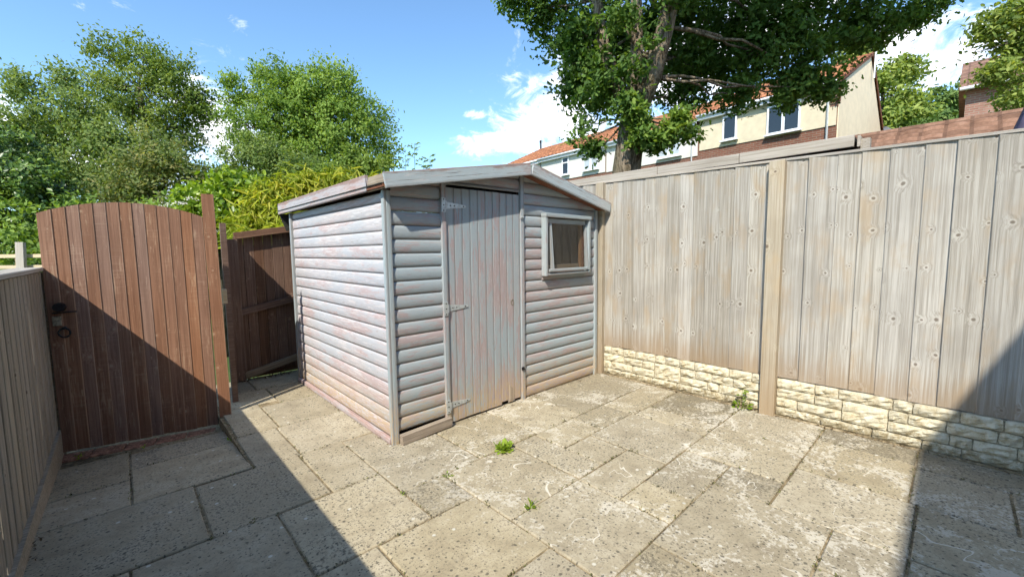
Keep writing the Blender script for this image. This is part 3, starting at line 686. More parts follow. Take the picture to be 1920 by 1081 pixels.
roof = None
V1, F1 = slab_roof(RL, (RX, RZ), .022); V2, F2 = slab_roof((RX, RZ), RR, .022)
roof = add('roof', mesh('roof', V1 + V2, F1 + [tuple(i + 8 for i in f) for f in F2], M_REDWD), shed)
up = .0225
V1, F1 = slab_roof((RL[0] - .01, RL[1] + up), (RX, RZ + up), .006); V2, F2 = slab_roof((RX, RZ + up), (RR[0], RR[1] + up), .006)
add('roofing_felt', mesh('felt', V1 + V2, F1 + [tuple(i + 8 for i in f) for f in F2], M_FELT), roof)
# bargeboards: front faces at y = YF-.02
def barge(name, a, b, w, T, m, jag=None, y=YF, la=None):
    d = Vector((b[0] - a[0], 0, b[1] - a[1])); L = d.length; x0 = 0; x1 = L
    me = board_me(L, w, T, m, .004, None if not jag else jag[0], (lambda yy, zz: L) if not jag else jag[1])
    return add(name, me, roof, frame((a[0], y, a[1]), d, (0, 0, 1), (0, -1, 0)))


barge('bargeboard', (1.425, 1.950), (2.905, 2.207), .112, .022, M_BARGE)
barge('bargeboard', (2.912, 2.207), (4.205, 1.925), .112, .022, M_BARGE)
# eaves fascia on the left: long worn board with a broken end, short raw piece, gap
me = board_me(2.43, .125, .022, M_FASC, .004, None, lambda y, z: 2.36 + .05 * math.sin(y * 90) + .4 * y)
add('fascia_board', me, roof, frame((1.424, 5.46, 1.945), (0, -1, .004), (0, 0, 1), (-1, 0, 0)))
add('fascia_board', board_me(.28, .105, .018, M_ROT, .003, lambda y, z: -.03 * math.cos(y * 40)), roof, frame((1.438, 3.10, 1.955), (0, -1, 0), (0, 0, 1), (-1, 0, 0)))
add('end_flap', mesh('flap', [(1.42, 5.47, 1.945), (1.57, 5.47, 1.97), (1.57, 5.47, 1.80), (1.48, 5.47, 1.76), (1.42, 5.49, 1.945), (1.57, 5.49, 1.97), (1.57, 5.49, 1.80), (1.50, 5.49, 1.76)],
    [(0, 1, 2, 3), (7, 6, 5, 4), (0, 4, 5, 1), (1, 5, 6, 2), (2, 6, 7, 3), (3, 7, 4, 0)], M_FELT), roof)

# ------------------------------------------------------------------ right-hand fence and stone plinth
XF = 4.255
fen = thing('close_board_fence', (XF, 1.1, 0), 'tall weathered grey timber fence with knotty vertical boards on the stone plinth', 'fence')
ftop = lambda y: 2.232 + .020 * y
def bay(y0, y1, wmin, wmax, z0=.345):
    y = y1; i = 0
    while y > y0 + .03:
        wd = min(random.uniform(wmin, wmax), y - y0); top = ftop(y) - .022 + random.uniform(-.003, .003)
        me = board_me(top - z0, wd + .008, .016, M_FENCE); p = Vector((XF + random.uniform(-.003, .003), y - wd, z0 + random.uniform(-.004, .004)))
        ti = random.uniform(.04, .085)      # feather-edge: each board leans on its neighbour
        add('fence_board', me, fen, frame(p, (random.uniform(-.002, .002), random.uniform(-.0015, .0015), 1), (-ti, 1, 0), (-1, -ti, 0))); y -= wd; i += 1


bay(1.165, 2.895, .115, .142); bay(-1.35, 1.05, .14, .20); bay(2.99, 5.6, .12, .15, .1)
for y0, y1, x0, z1, T in ((1.05, 1.168, XF - .012, 2.235, .085), (2.885, 2.985, XF - .012, 2.275, .07), (2.962, 3.03, 4.165, 1.99, .05)):
    vboard('post', y0, y1, x0, -.0, z1, T, M_POST, fen, (-1, 0, 0))
for y0, y1 in ((-1.35, 1.06), (1.062, 5.6)):
    me = board_me(y1 - y0, .022, .045, M_CAP); add('capping_strip', me, fen, frame((XF + .012, y1, ftop(y1) - .020), (0, -1, -.020), (0, 0, 1), (-1, 0, 0)))

pl = thing('stone_plinth_wall', (4.24, 1.0, 0), 'low cream rough-faced stone wall under the tall fence', 'wall')
add('mortar_core', boxes_me([(4.232, 4.36, -1.35, 1.05, -.05, .335), (4.232, 4.36, 1.168, 2.885, -.05, .335)], M_MORT), pl)


def stone_me(L, Hh, T=.05):
    nx, nz = max(4, int(L / .035)), max(4, int(Hh / .02)); V, F = [], []
    ph = [random.uniform(0, 20) for _ in range(6)]
    for j in range(nz + 1):
        for i in range(nx + 1):
            u, v = i / nx, j / nz; r_ = .012
            ex = min(u, 1 - u) * L; ez = min(v, 1 - v) * Hh
            # rounded corners
            x = (u - .5) * L; z_ = (v - .5) * Hh
            cxm, czm = L / 2 - r_, Hh / 2 - r_
            if abs(x) > cxm and abs(z_) > czm:
                dx, dz = abs(x) - cxm, abs(z_) - czm; k = max(dx, dz) / max(1e-6, math.hypot(dx, dz)); x = math.copysign(cxm + dx * k, x); z_ = math.copysign(czm + dz * k, z_)
            edge = min(1, min(ex, ez) / .011); bul = (1 - (1 - edge) ** 2)
            rough_ = .006 * math.sin(x * 47 + ph[0]) * math.sin(z_ * 71 + ph[1]) + .005 * math.sin(x * 103 + ph[2] + z_ * 60) + random.uniform(-.0055, .0055)
            V.append((x + random.uniform(-.002, .002), z_ + random.uniform(-.002, .002), .004 + (T * .24 + rough_ * 1.25) * bul))
    W_ = nx + 1
    for j in range(nz):
        for i in range(nx): q = j * W_ + i; F.append((q, q + 1, q + W_ + 1, q + W_))
    # back skirt
    ring = [i for i in range(W_)] + [j * W_ + nx for j in range(1, nz + 1)] + [nz * W_ + i for i in range(nx - 1, -1, -1)] + [j * W_ for j in range(nz - 1, 0, -1)]
    k = len(V); V += [(V[r0][0] * 1.0, V[r0][1], -.03) for r0 in ring]; n = len(ring)
    F += [(ring[(i + 1) % n], ring[i], k + i, k + (i + 1) % n) for i in range(n)]
    return mesh('stone', V, F, M_STONE, False)


def place_stone(ya, yb, z0, z1):
    me = stone_me(yb - ya - .007, z1 - z0 - .007); add('stone', me, pl, frame((4.222 + random.uniform(-.006, .004), (ya + yb) / 2, (z0 + z1) / 2), (0, -1, random.uniform(-.012, .012)), (0, 0, 1), (-1, 0, 0)))


def courses(y0, y1, doubles):
    zs = [0.0, .082, .168, .255, .342]
    for c in range(4):
        y = y1
        while y > y0 + .01:
            dbl = [d for d in doubles if d[2] in (c, c - 1) and d[0] < y - .005 and d[1] >= y - .005]
            if dbl: y = dbl[0][0]; continue
            nxt = max([d[1] for d in doubles if d[2] in (c, c - 1) and d[1] < y - .005] + [y0])
            wd = random.choice([.11, .16, .2, .24, .28, .33])
            if y - wd < nxt + .08: wd = y - nxt
            if wd > .42: wd /= 2
            place_stone(y - wd, y, zs[c], zs[c + 1] + random.uniform(-.003, .003) * (c < 3)); y -= wd
    for a, b, c in doubles: place_stone(a, b, zs[c], zs[c + 2])


courses(1.17, 2.882, [(1.93, 2.22, 1)]); courses(-1.35, 1.048, [(.30, .58, 1)])
# moss-dirt fillet at the foot of the plinth
V, F = tube([(4.205, y, -.004) for y in np.linspace(-1.3, 2.88, 60)], [.014 + .006 * random.random() for _ in range(60)], 6)
add('dirt_fillet', mesh('fillet', V, F, M_JOINT, True), pl)

# ------------------------------------------------------------------ left-hand fence
lf = thing('slatted_side_fence', (-.46, 3.0, 0), 'low grey-brown slatted fence with a flat cap rail at the left edge', 'fence')
LY0, LY1 = .35, 4.93
for fx, off, m_ in ((-.462, 0, M_SLAT), (-.527, .002, M_SLAT)):
    y = LY0 + off
    while y < LY1 - .05:
        wd = random.uniform(.092, .102); b1 = min(y + wd, LY1 - .005)
        o = vboard('slat', y, b1, fx, .105 + random.uniform(-.012, .006), 1.375, .016, m_, lf, (1, 0, 0)); y += .136
add('end_post', boxes_me([(-.56, -.418, 4.935, 4.99, -.2, 1.372)], M_SLAT), lf)
for z0 in (.22, .74, 1.24): add('rail', boxes_me([(-.526, -.464, LY0, LY1, z0, z0 + .06)], M_SLAT), lf)
add('cap_rail', board_me(LY1 - LY0 + .03, .150, .026, M_CAP, .004), lf, frame((-.425, LY0, 1.385), (0, 1, 0), (-1, 0, 0), (0, 0, 1)))
add('gravel_board', boxes_me([(-.53, -.428, LY0, LY1 - .03, -.16, .10)], M_SLAT), lf)
vboard('post', LY1 - .10, LY1 + .0, -.55, -.2, 1.384, .10, M_SLAT, lf, (-1, 0, 0))

# ------------------------------------------------------------------ gate, gate post, brick threshold
GA, GB = Vector((-.427, 4.886, 0)), Vector((.582, 4.661, 0)); gd = (GB - GA).normalized(); gn = Vector((gd.y, -gd.x, 0)); GL = (GB - GA).length
gate = thing('arched_gate', tuple(GA.lerp(GB, .5)) [:2] + (-.1,), 'arched red-brown stained wooden garden gate half in shadow', 'gate')
arch = lambda u: 1.828 + .105 * math.sin(math.pi * min(1, max(0, u / GL))) ** .8
nb = 13; bw = GL / nb
for i in range(nb):
    u0, u1 = i * bw, (i + 1) * bw; yb0 = -.085 + random.uniform(-.004, .004)
    me = board_me(0, bw + .006, .014, M_GATE, .003, 0, lambda y, z, u0=u0: arch(u0 + y) - yb0)
    ti = random.uniform(.06, .10)
    M = frame(GA + gd * u0 + gn * random.uniform(0, .002) + Vector((0, 0, yb0)), (0, 0, 1), gd + gn * ti, None)
    if (M.to_3x3() @ Vector((0, 0, 1))).dot(gn) < 0:
        M = frame(GA + gd * (u1 + .003) + Vector((0, 0, yb0)), (0, 0, 1), -gd + gn * ti * -1, gn + gd * -ti)
        me = board_me(0, bw + .006, .014, M_GATE, .003, 0, lambda y, z, u1=u1: arch(u1 - y) - yb0)
    add('gate_board', me, gate, M)
for z0 in (.1, .85, 1.55):
    add('ledge', board_me(GL - .06, .1, .03, M_GATE), gate, frame(GA + gd * .03 - gn * .035 + Vector((0, 0, z0)), gd, (0, 0, 1), gn))
lk = lambda u, z, o: GA + gd * u + gn * o + Vector((0, 0, z))
V, F = tube([lk(.075, 1.095, .012), lk(.075, 1.095, .055)], [.036, .034], 14); add('rim_lock', mesh('lock', V, F, M_BLACK), gate)
add('lock_plate', box_me(.05, .075, .012, M_RUST, .002), gate, frame(lk(.050, .985, .02), gd, (0, 0, 1), gn))
V, F = [], []; ctr = lk(.088, .89, .03)
tube([ctr + gd * .034 * math.cos(t) + Vector((0, 0, .036 * math.sin(t))) for t in np.linspace(0, 2 * math.pi, 17)], [.007] * 17, 6, V, F)
tube([lk(.088, .928, .012), lk(.088, .928, .04)], [.012, .012], 8, V, F); add('ring_handle', mesh('ring', V, F, M_BLACK, True), gate)
V, F = tube([lk(.03, 1.05, .03), lk(.17, 1.055, .026)], [.006, .005], 6); add('bolt', mesh('bolt', V, F, M_BLACK), gate)

gp = thing('gate_post_board', tuple(lk(1.10, 0, 0))[:2] + (-.1,), 'narrow red-brown board standing taller beside the arched gate', 'post')
M = frame(lk(1.142, -.06, .02), (-.008, 0, 1), -gd, gn); add('board', board_me(2.09, .092, .022, M_GATE), gp, M)
gq = thing('brown_side_fence', (.8, 5.2, -.1), 'dark brown fence seen edge-on between the gate board and the framed panel', 'fence')
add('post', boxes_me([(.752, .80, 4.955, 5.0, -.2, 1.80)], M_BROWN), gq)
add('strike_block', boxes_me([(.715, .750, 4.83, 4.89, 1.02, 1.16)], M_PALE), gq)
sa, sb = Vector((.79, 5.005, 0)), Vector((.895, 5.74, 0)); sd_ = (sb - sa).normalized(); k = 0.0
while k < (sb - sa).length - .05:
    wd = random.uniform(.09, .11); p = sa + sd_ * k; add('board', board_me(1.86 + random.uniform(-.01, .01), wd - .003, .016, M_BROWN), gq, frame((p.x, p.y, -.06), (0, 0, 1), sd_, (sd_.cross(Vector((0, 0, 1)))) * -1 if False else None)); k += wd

bt = thing('brick_threshold', (.1, 4.6, -.1), 'row of worn red bricks under the arched gate', 'bricks')
u = -.02
while u < GL - .02:
    L = random.uniform(.19, .215); c = GA + gd * (u + L / 2) + gn * .088
    me = box_me(L - .008, .16, .07, M_BRK1, .006); add('brick', me, bt, frame((c.x, c.y, -.1375 + random.uniform(-.003, .003)), gd, (-gn.x, -gn.y, 0), (0, 0, 1))); u += L

# ------------------------------------------------------------------ brown return fence beyond the gate
rf = thing('brown_fence_panel', (1.3, 5.75, 0), 'dark brown framed fence panel between the gate and the shed', 'fence panel')
y0 = 5.75
x = .99
while x < 1.75:
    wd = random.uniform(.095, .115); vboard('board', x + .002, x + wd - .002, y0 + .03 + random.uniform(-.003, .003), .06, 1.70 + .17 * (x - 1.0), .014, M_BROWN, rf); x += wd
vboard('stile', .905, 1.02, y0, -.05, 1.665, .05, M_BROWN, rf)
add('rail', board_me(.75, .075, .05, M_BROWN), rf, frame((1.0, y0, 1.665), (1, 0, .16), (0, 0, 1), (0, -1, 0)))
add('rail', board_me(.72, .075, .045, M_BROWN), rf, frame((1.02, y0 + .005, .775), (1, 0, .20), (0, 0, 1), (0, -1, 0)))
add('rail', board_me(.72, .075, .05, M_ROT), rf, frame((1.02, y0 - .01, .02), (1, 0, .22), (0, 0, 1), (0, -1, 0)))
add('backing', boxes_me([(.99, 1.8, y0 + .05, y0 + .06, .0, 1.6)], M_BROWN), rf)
# dead leaves at its foot
n = 90; C = np.stack([rng.uniform(.9, 1.5, n), 5.70 - np.abs(rng.normal(0, .035, n)), rng.uniform(.004, .02, n)], 1)
L_DEAD = leafmat('dead_leaf', (.06, .04, .02), (.14, .09, .05), (.24, .17, .10), .1)
tag(add('fallen_leaves', leaves_me(C, rng.uniform(.02, .05, n), rng.random(n), L_DEAD, 'oval', 1.5, name='litter')), 'scatter of dry fallen leaves at the foot of the brown fence panel', 'leaves', kind='stuff')

def foot_line(a, b, k, spread):
    t = rng.random(k)[:, None]; q_ = np.array(a) + (np.array(b) - np.array(a)) * t; q_[:, :2] += rng.normal(size=(k, 2)) * spread; return q_


C = np.concatenate([foot_line((XS + .02, YS - .06, .004), (XE - .03, YS - .035, .004), 150, .012), foot_line((XS - .05, YS, .004), (XS - .04, YB, .004), 110, .012), foot_line((4.19, -.6, .005), (4.19, 2.86, .005), 260, .014), foot_line((-.41, 1.5, .004), (-.41, 3.3, .004), 120, .014)]); n = len(C)
tag(add('swept_litter', leaves_me(C, rng.uniform(.006, .024, n), rng.random(n), L_DEAD, 'oval', 1.4, name='litter')), 'fine brown litter and grit gathered along the shed, wall and fence feet', 'litter', kind='stuff')

# ------------------------------------------------------------------ weeds on the patio
def weed(p, r_, nl, hgt, label, kind='oval', name='weed', tone=.5):
    t = thing(name, p, label, 'weed', 'weeds in the paving joints'); p = np.array(p)
    n = nl; ang = rng.uniform(0, 2 * math.pi, n); el = rng.uniform(.1, 1.0, n); d = np.stack([np.cos(ang) * np.cos(el), np.sin(ang) * np.cos(el), np.sin(el)], 1)
    C = p + d * (r_ * rng.uniform(.1, .75, n))[:, None] * np.array([1, 1, hgt])
    add('leaf_cluster', leaves_me(C, r_ * rng.uniform(.35, .6, n), np.clip(tone + .2 * rng.normal(size=n), 0, 1), L_WEED, kind, .8, adir=d), t)
    V, F = [], []
    for k in range(max(3, nl // 6)): tube([p + np.array([0, 0, -.01]), p + d[k] * r_ * .35, C[k]], [.0025, .002, .001], 4, V, F, False)
    add('stem', mesh('stem', V, F, L_WEED, False, np.full(len(V), .4)), t)


weed((2.02, 2.275, .0), .085, 90, .8, 'largest bright green leafy weed on the patio in front of the shed door', 'oak')
weed((1.66, 1.635, .0), .060, 26, .9, 'small spiky green weed at the corner of two slabs in mid patio')
weed((1.505, 2.255, .0), .040, 16, .8, 'tiny green weed in the joint nearest the shed corner')
weed((1.19, 2.285, .0), .026, 10, .7, 'tiniest pale weed at the white cracked slab corner')
weed((.59, 4.05, -.05), .045, 18, .9, 'pale weed growing against the step beside the gate', tone=.35)
weed((-.33, 4.70, -.10), .045, 18, .9, 'weed in the dark corner under the gate lock', tone=.2)
weed((.05, 4.56, -.095), .025, 9, .7, 'tiny weed on the brick row below the gate', tone=.35)
t = thing('tall_weed', (4.17, 1.31, 0), 'upright leafy weed growing at the foot of the stone wall by the fence post', 'weed', 'weeds in the paving joints')
V, F = tube([(4.17, 1.31, -.01), (4.165, 1.30, .08), (4.172, 1.315, .17)], [.003, .0025, .0015], 5); add('stem', mesh('stem', V, F, L_WEED, True, np.full(len(V), .4)), t)
n = 70; zz = np.concatenate([rng.uniform(.02, .18, 26), rng.uniform(.005, .05, 44)]); rr = np.where(np.arange(n) < 26, .02, .055); an = rng.uniform(0, 6.28, n)
dd = np.stack([np.cos(an), np.sin(an), rng.uniform(.1, .7, n)], 1); C = np.stack([4.168 - np.abs(rr * np.cos(an)) * .7, 1.31 + rr * np.sin(an), zz], 1)
add('leaf_cluster', leaves_me(C, rng.uniform(.025, .045, n), np.clip(.45 + .2 * rng.normal(size=n), 0, 1), L_WEED, 'oval', .6, adir=dd), t)

# moss and grit caught in the slab joints
pts = []
for x0, x1, y0, y1 in SL:
    for _ in range(14):
        if random.random() < .5: p = (random.choice((x0, x1)), random.uniform(y0, y1))
        else: p = (random.uniform(x0, x1), random.choice((y0, y1)))
        if -.40 < p[0] < 4.15 and p[1] > -.4 and not (p[0] > 1.45 and p[1] > 2.9): pts.append((p[0] + random.gauss(0, .004), p[1] + random.gauss(0, .004), zlow(p[0], p[1]) + .001))
C = np.repeat(np.array(pts), 5, 0) + rng.normal(size=(len(pts) * 5, 3)) * np.array([.008, .008, .001]); n = len(C)
L_MOSS = leafmat('joint_moss', (.07, .06, .035), (.13, .125, .05), (.20, .21, .07), .1)
tag(add('joint_moss', leaves_me(C, rng.uniform(.006, .016, n), rng.random(n) ** 1.5, L_MOSS, 'oval', 1.2, name='moss')), 'specks of moss and grit caught in the paving joints', 'moss', kind='stuff')

# ------------------------------------------------------------------ neighbour's lean-to just behind the right fence
ns = thing('neighbour_lean_to', (4.9, 2.0, 0), 'low lean-to roof edge with pale grey boards showing above the right fence', 'shed')
add('wall', boxes_me([(4.66, 4.70, .72, 4.3, 0, 2.33)], M_REDWD), ns)
add('wall', boxes_me([(4.70, 5.4, .72, .76, 0, 2.30), (4.70, 5.4, 4.26, 4.3, 0, 2.30), (5.36, 5.40, .76, 4.26, 0, 2.25)], M_REDWD), ns)
V = [(4.60, .66, 2.425), (5.55, .66, 2.36), (5.55, 4.4, 2.36), (4.60, 4.4, 2.425)]; V += [(x, y, z - .03) for x, y, z in V]
add('roof_sheet', mesh('sheet', V, [(0, 1, 2, 3), (7, 6, 5, 4), (0, 4, 5, 1), (1, 5, 6, 2), (2, 6, 7, 3), (3, 7, 4, 0)], M_FELT), ns)
for a, b in ((.655, 1.55), (1.554, 2.42), (2.424, 4.4)):
    add('edge_board', board_me(b - a - .003, .098, .022, M_CAP), ns, frame((4.60, b, 2.336), (0, -1, random.uniform(-.002, .002)), (.0, 0, 1), (-1, 0, 0)))
add('end_board', board_me(.16, .09, .02, M_CAP), ns, frame((4.60, .64, 2.335), (1, 0, -.04), (0, 0, 1), (0, -1, 0)))
add('corner_block', boxes_me([(4.63, 4.70, .56, .62, 2.20, 2.40)], M_CAP), ns)

# ------------------------------------------------------------------ terrace of houses behind
TH = R(-3); K0 = Vector((18.0, 3.074, 0)); ZG = 1.7
grpH = 'terraced houses behind the right fence'


def tiles_me(w0, z0, w1, z1, u0, u1, m, pitch=.30, row=.34, amp=.022):
    L = math.hypot(w1 - w0, z1 - z0); nr = max(2, int(L / row)); nu = max(8, int((u1 - u0) / pitch * 6)); dw, dz = (w1 - w0) / L, (z1 - z0) / L; nx, nz = -dz, dw
    us = np.linspace(u0, u1, nu + 1); wave = amp * np.abs(np.sin(us / pitch * math.pi)) ** .8
    rows = []
    for r in range(nr):
        for t, lift in ((r / nr, .045), ((r + .999) / nr, .0)):
            s = t * L; rows.append(np.stack([w0 + dw * s + nx * (wave + lift), us, z0 + dz * s + nz * (wave + lift)], 1))
    V = np.concatenate(rows); W_ = nu + 1; a = np.arange(nu); F = []
    for k in range(len(rows) - 1): F.append(np.stack([k * W_ + a, k * W_ + a + 1, (k + 1) * W_ + a + 1, (k + 1) * W_ + a], 1)[:, ::-1])
    return mesh('tiles', V, np.concatenate(F), m)


def window(par, u0, u1, z0, z1, curtain=False, mull=1, wf=-.11, split=None):
    M = WM[par.name]; fr = .06; bx_ = [(wf, wf + .07, u0, u1, z0, z0 + fr), (wf, wf + .07, u0, u1, z1 - fr, z1), (wf, wf + .07, u0, u0 + fr, z0 + fr, z1 - fr), (wf, wf + .07, u1 - fr, u1, z0 + fr, z1 - fr)]
    for k in range(mull):
        c = u0 + (u1 - u0) * (k + 1) / (mull + 1); bx_.append((wf + .002, wf + .068, c - .05, c + .05, z0 + fr, z1 - fr))
    if split: bx_.append((wf + .004, wf + .066, u0 + fr, u1 - fr, split - .03, split + .03))
    wo = add('window', boxes_me(bx_, M_UPVC), par, M)
    edges = [u0 + fr] + [u0 + (u1 - u0) * (k + 1) / (mull + 1) for k in range(mull)] + [u1 - fr]
    for a, b in zip(edges[:-1], edges[1:]): add('glass_pane', boxes_me([(wf + .03, wf + .04, a, b, z0 + fr, z1 - fr)], M_CURT if curtain else M_GLASS), wo, M)
    add('sill', boxes_me([(wf - .08, wf + .05, u0 - .06, u1 + .06, z0 - .05, z0 - .002)], M_UPVC), wo, M); return wo


def house(label, u0, u1, zb, rend, wins, roofm, down=None):
    M = Matrix.Translation(K0) @ Matrix.Rotation(TH, 4, 'Z'); h = bpy.data.objects.new('terraced_house', None); COL.objects.link(h); h.matrix_basis = M; WM[h.name] = M; tag(h, label, 'house', grpH)
    e = zb            # eaves height
    prof = [(0, ZG), (0, e - .05), (4.25, e + 2.0), (7.0, e - .42), (7.0, ZG)]
    V = [(w_, u0 + .002, z) for w_, z in prof] + [(w_, u1 - .002, z) for w_, z in prof]
    add('wall', mesh('wall', V, [(0, 1, 2, 3, 4), (9, 8, 7, 6, 5), (0, 5, 6, 1), (3, 8, 9, 4), (2, 7, 8, 3), (1, 6, 7, 2)], M_BRICK), h, M)
    add('render_panel', boxes_me([(-.035, -.002, u0 + .02, u1 - .06, e - 1.40, e - .20)], rend), h, M)
    rf_ = add('roof', tiles_me(-.28, e - .02, 4.25, e + 2.06, u0 - (.12 if u0 < .1 else 0), u1, roofm), h, M); tag(rf_, kind='stuff')
    add('rear_roof', boxes_me([(4.2, 4.3, u0, u1, e + 2.04, e + 2.10)], roofm), h, M)
    V = [(4.27, u0 - .1 * (u0 < .1), e + 2.06), (7.2, u0 - .1 * (u0 < .1), e - .42), (7.2, u1, e - .42), (4.27, u1, e + 2.06)]; V += [(a, b, c + .06) for a, b, c in V]
    add('rear_roof', mesh('rear', V, [(0, 1, 2, 3), (7, 6, 5, 4), (0, 4, 5, 1), (1, 5, 6, 2), (2, 6, 7, 3), (3, 7, 4, 0)], roofm), h, M)
    add('fascia', boxes_me([(-.24, -.21, u0, u1 - .01, e - .20, e - .03), (-.21, -.0, u0, u1 - .01, e - .20, e - .18)], M_UPVC), h, M)
    V, F = tube([(-.29, u0, e - .03), (-.29, u1 - .01, e - .045)], [.055, .055], 8); add('gutter', mesh('gutter', V, F, M_UPVC, True), h, M)
    for wd in wins: window(h, *wd)
    if down is not None:
        V, F = tube([(-.28, down, e - .06), (-.08, down, e - .30), (-.08, down, ZG)], [.034] * 3, 8); add('downpipe', mesh('dp', V, F, M_UPVC, True), h, M)
    return h, M


h1, HM = house('cream rendered end house with peach gable wall and clay tiled roof', 0, 4.75, 6.98, M_CREAM, [(1.05, 2.12, 5.66, 6.68, False, 1), (3.19, 3.73, 5.78, 6.72, False, 0)], M_TILE, .26)
V = [(w_, -.03, z) for w_, z in ((.02, ZG), (.02, 6.9), (4.25, 8.95), (6.98, 6.52), (6.98, ZG))]; V += [(a, 0.0, c) for a, b, c in V]
add('gable_wall', mesh('gable', V, [(0, 1, 2, 3, 4), (9, 8, 7, 6, 5), (0, 5, 6, 1), (1, 6, 7, 2), (2, 7, 8, 3), (3, 8, 9, 4)], M_PEACH), h1, HM)
for k in range(6): add('corbel_brick', boxes_me([(-.04 - .035 * k, -.0 if k < 1 else -.0, -.02, .20, 6.20 + k * .095, 6.27 + k * .095)], M_BRICK), h1, HM)
add('corbel_face', boxes_me([(-.20, .12, -.05, -.021, 6.35, 6.86)], M_BRICK), h1, HM)
for (wa, za), (wb, zb_) in (((-.3, 6.93), (4.25, 9.02)), ((4.25, 9.02), (7.15, 6.5))):
    d = Vector((wb - wa, 0, zb_ - za)); me = board_me(d.length, .14, .025, M_REDWD); add('bargeboard', me, h1, HM @ frame((wa, -.075, za - .06), d, (0, 0, 1), (0, -1, 0)))
house('off-white middle house with curtained window behind the oak trunk', 4.75, 9.55, 6.80, M_WHITER, [(5.50, 6.58, 5.56, 6.62, True, 1), (7.7, 8.4, 5.7, 6.62, False, 0)], M_TILE, 5.0)
house('white house with two upper windows left of the oak trunk', 9.55, 14.3, 6.83, M_WHITER, [(9.98, 10.95, 5.66, 6.58, True, 1, -.11, 6.3), (12.0, 12.5, 5.66, 6.62, False, 0, -.11, 6.32)], M_TILE)
h4, _ = house('farthest house of the terrace with an aerial on its roof end', 14.3, 18.6, 6.80, M_WHITER, [(15.6, 16.7, 5.66, 6.6, False, 1)], M_TILE)
ae = thing('television_aerial', tuple(HM @ Vector((4.2, 18.5, 8.85))), 'thin television aerial pole at the far end of the terrace roof', 'aerial')
V, F = tube([HM @ Vector((4.2, 18.5, 8.7)), HM @ Vector((4.2, 18.5, 11.0))], [.03, .025], 6)
for k in range(5): tube([HM @ Vector((3.9 + .12 * k, 18.2 - .2 * k, 10.6)), HM @ Vector((4.2 + .12 * k, 17.9 - .2 * k, 10.62))], [.012, .012], 4, V, F)
tube([HM @ Vector((4.2, 18.5, 10.6)), HM @ Vector((4.6, 17.2, 10.6))], [.014, .014], 4, V, F); add('mast', mesh('mast', V, F, M_GALV), ae)
fl = thing('roof_flue', tuple(HM @ Vector((4.6, 19.0, 8.5))), 'small dark flue pipe beside the aerial at the far roof end', 'flue')
V, F = tube([HM @ Vector((4.6, 19.0, 8.0)), HM @ Vector((4.6, 19.0, 9.45)), HM @ Vector((4.6, 19.0, 9.46)), HM @ Vector((4.6, 19.0, 9.6))], [.07, .07, .11, .11], 10); add('pipe', mesh('pipe', V, F, M_BLACK), fl)
pm = thing('gable_pole', tuple(HM @ Vector((4.3, -.12, 8.6))), 'slim pale pole fixed to the peak of the peach gable', 'pole')
V, F = tube([HM @ Vector((4.3, -.15, 8.1)), HM @ Vector((4.3, -.15, 10.1))], [.028, .022], 6); add('mast', mesh('mast', V, F, M_UPVC), pm)
ds = thing('satellite_dish', tuple(HM @ Vector((7.05, -.1, 5.5))), 'grey satellite dish on the rear corner of the peach gable', 'satellite dish')
V, F = [], []; c = HM @ Vector((7.1, -.32, 6.42)); nrm = Vector((-.35, -.8, .45)).normalized(); a = nrm.cross(Vector((0, 0, 1))).normalized(); b = nrm.cross(a)
for k, (rr, dp_) in enumerate(((.0, -.10), (.2, -.075), (.36, .0), (.37, .01))):
    for i in range(16): an = i * math.pi / 8; V.append(tuple(c + (a * math.cos(an) + b * math.sin(an)) * rr + nrm * dp_))
F = [(k * 16 + i, k * 16 + (i + 1) % 16, k * 16 + 16 + (i + 1) % 16, k * 16 + 16 + i) for k in range(3) for i in range(16)]
M_DISH = plain('dish_grey', (.22, .23, .25), .5, .4); add('dish', mesh('dish', V, F, M_DISH, True), ds)
V, F = tube([c - nrm * .09, HM @ Vector((7.02, -.05, 6.2)), HM @ Vector((7.02, -.02, 5.6))], [.02] * 3, 6); tube([c + b * .36, c + nrm * .4], [.012, .012], 5, V, F); add('arm', mesh('arm', V, F, M_GALV), ds)

# garage roof and brick house at the right
ga = thing('garage', (9, 0, 0), 'low garage with a brown tiled roof above the right fence', 'garage')
add('wall', boxes_me([(8.0, 12.0, -3.0, 2.0, 0, 2.5)], M_BRICK2), ga)
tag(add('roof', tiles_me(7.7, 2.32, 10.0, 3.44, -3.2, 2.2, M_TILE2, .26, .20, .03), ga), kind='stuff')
V = [(7.75, 1.98, 2.3), (10, 1.98, 3.40), (12.25, 1.98, 2.3), (7.75, -3.0, 2.3), (10, -3.0, 3.40), (12.25, -3.0, 2.3)]
add('gable', mesh('gable', V, [(0, 1, 2), (5, 4, 3), (1, 4, 5, 2)], M_BRICK2), ga)
V, F = tube([(10.0, -3.2, 3.43), (10.0, 2.2, 3.43)], [.10, .10], 8); add('ridge_tile', mesh('ridge', V, F, M_TILE2), ga)

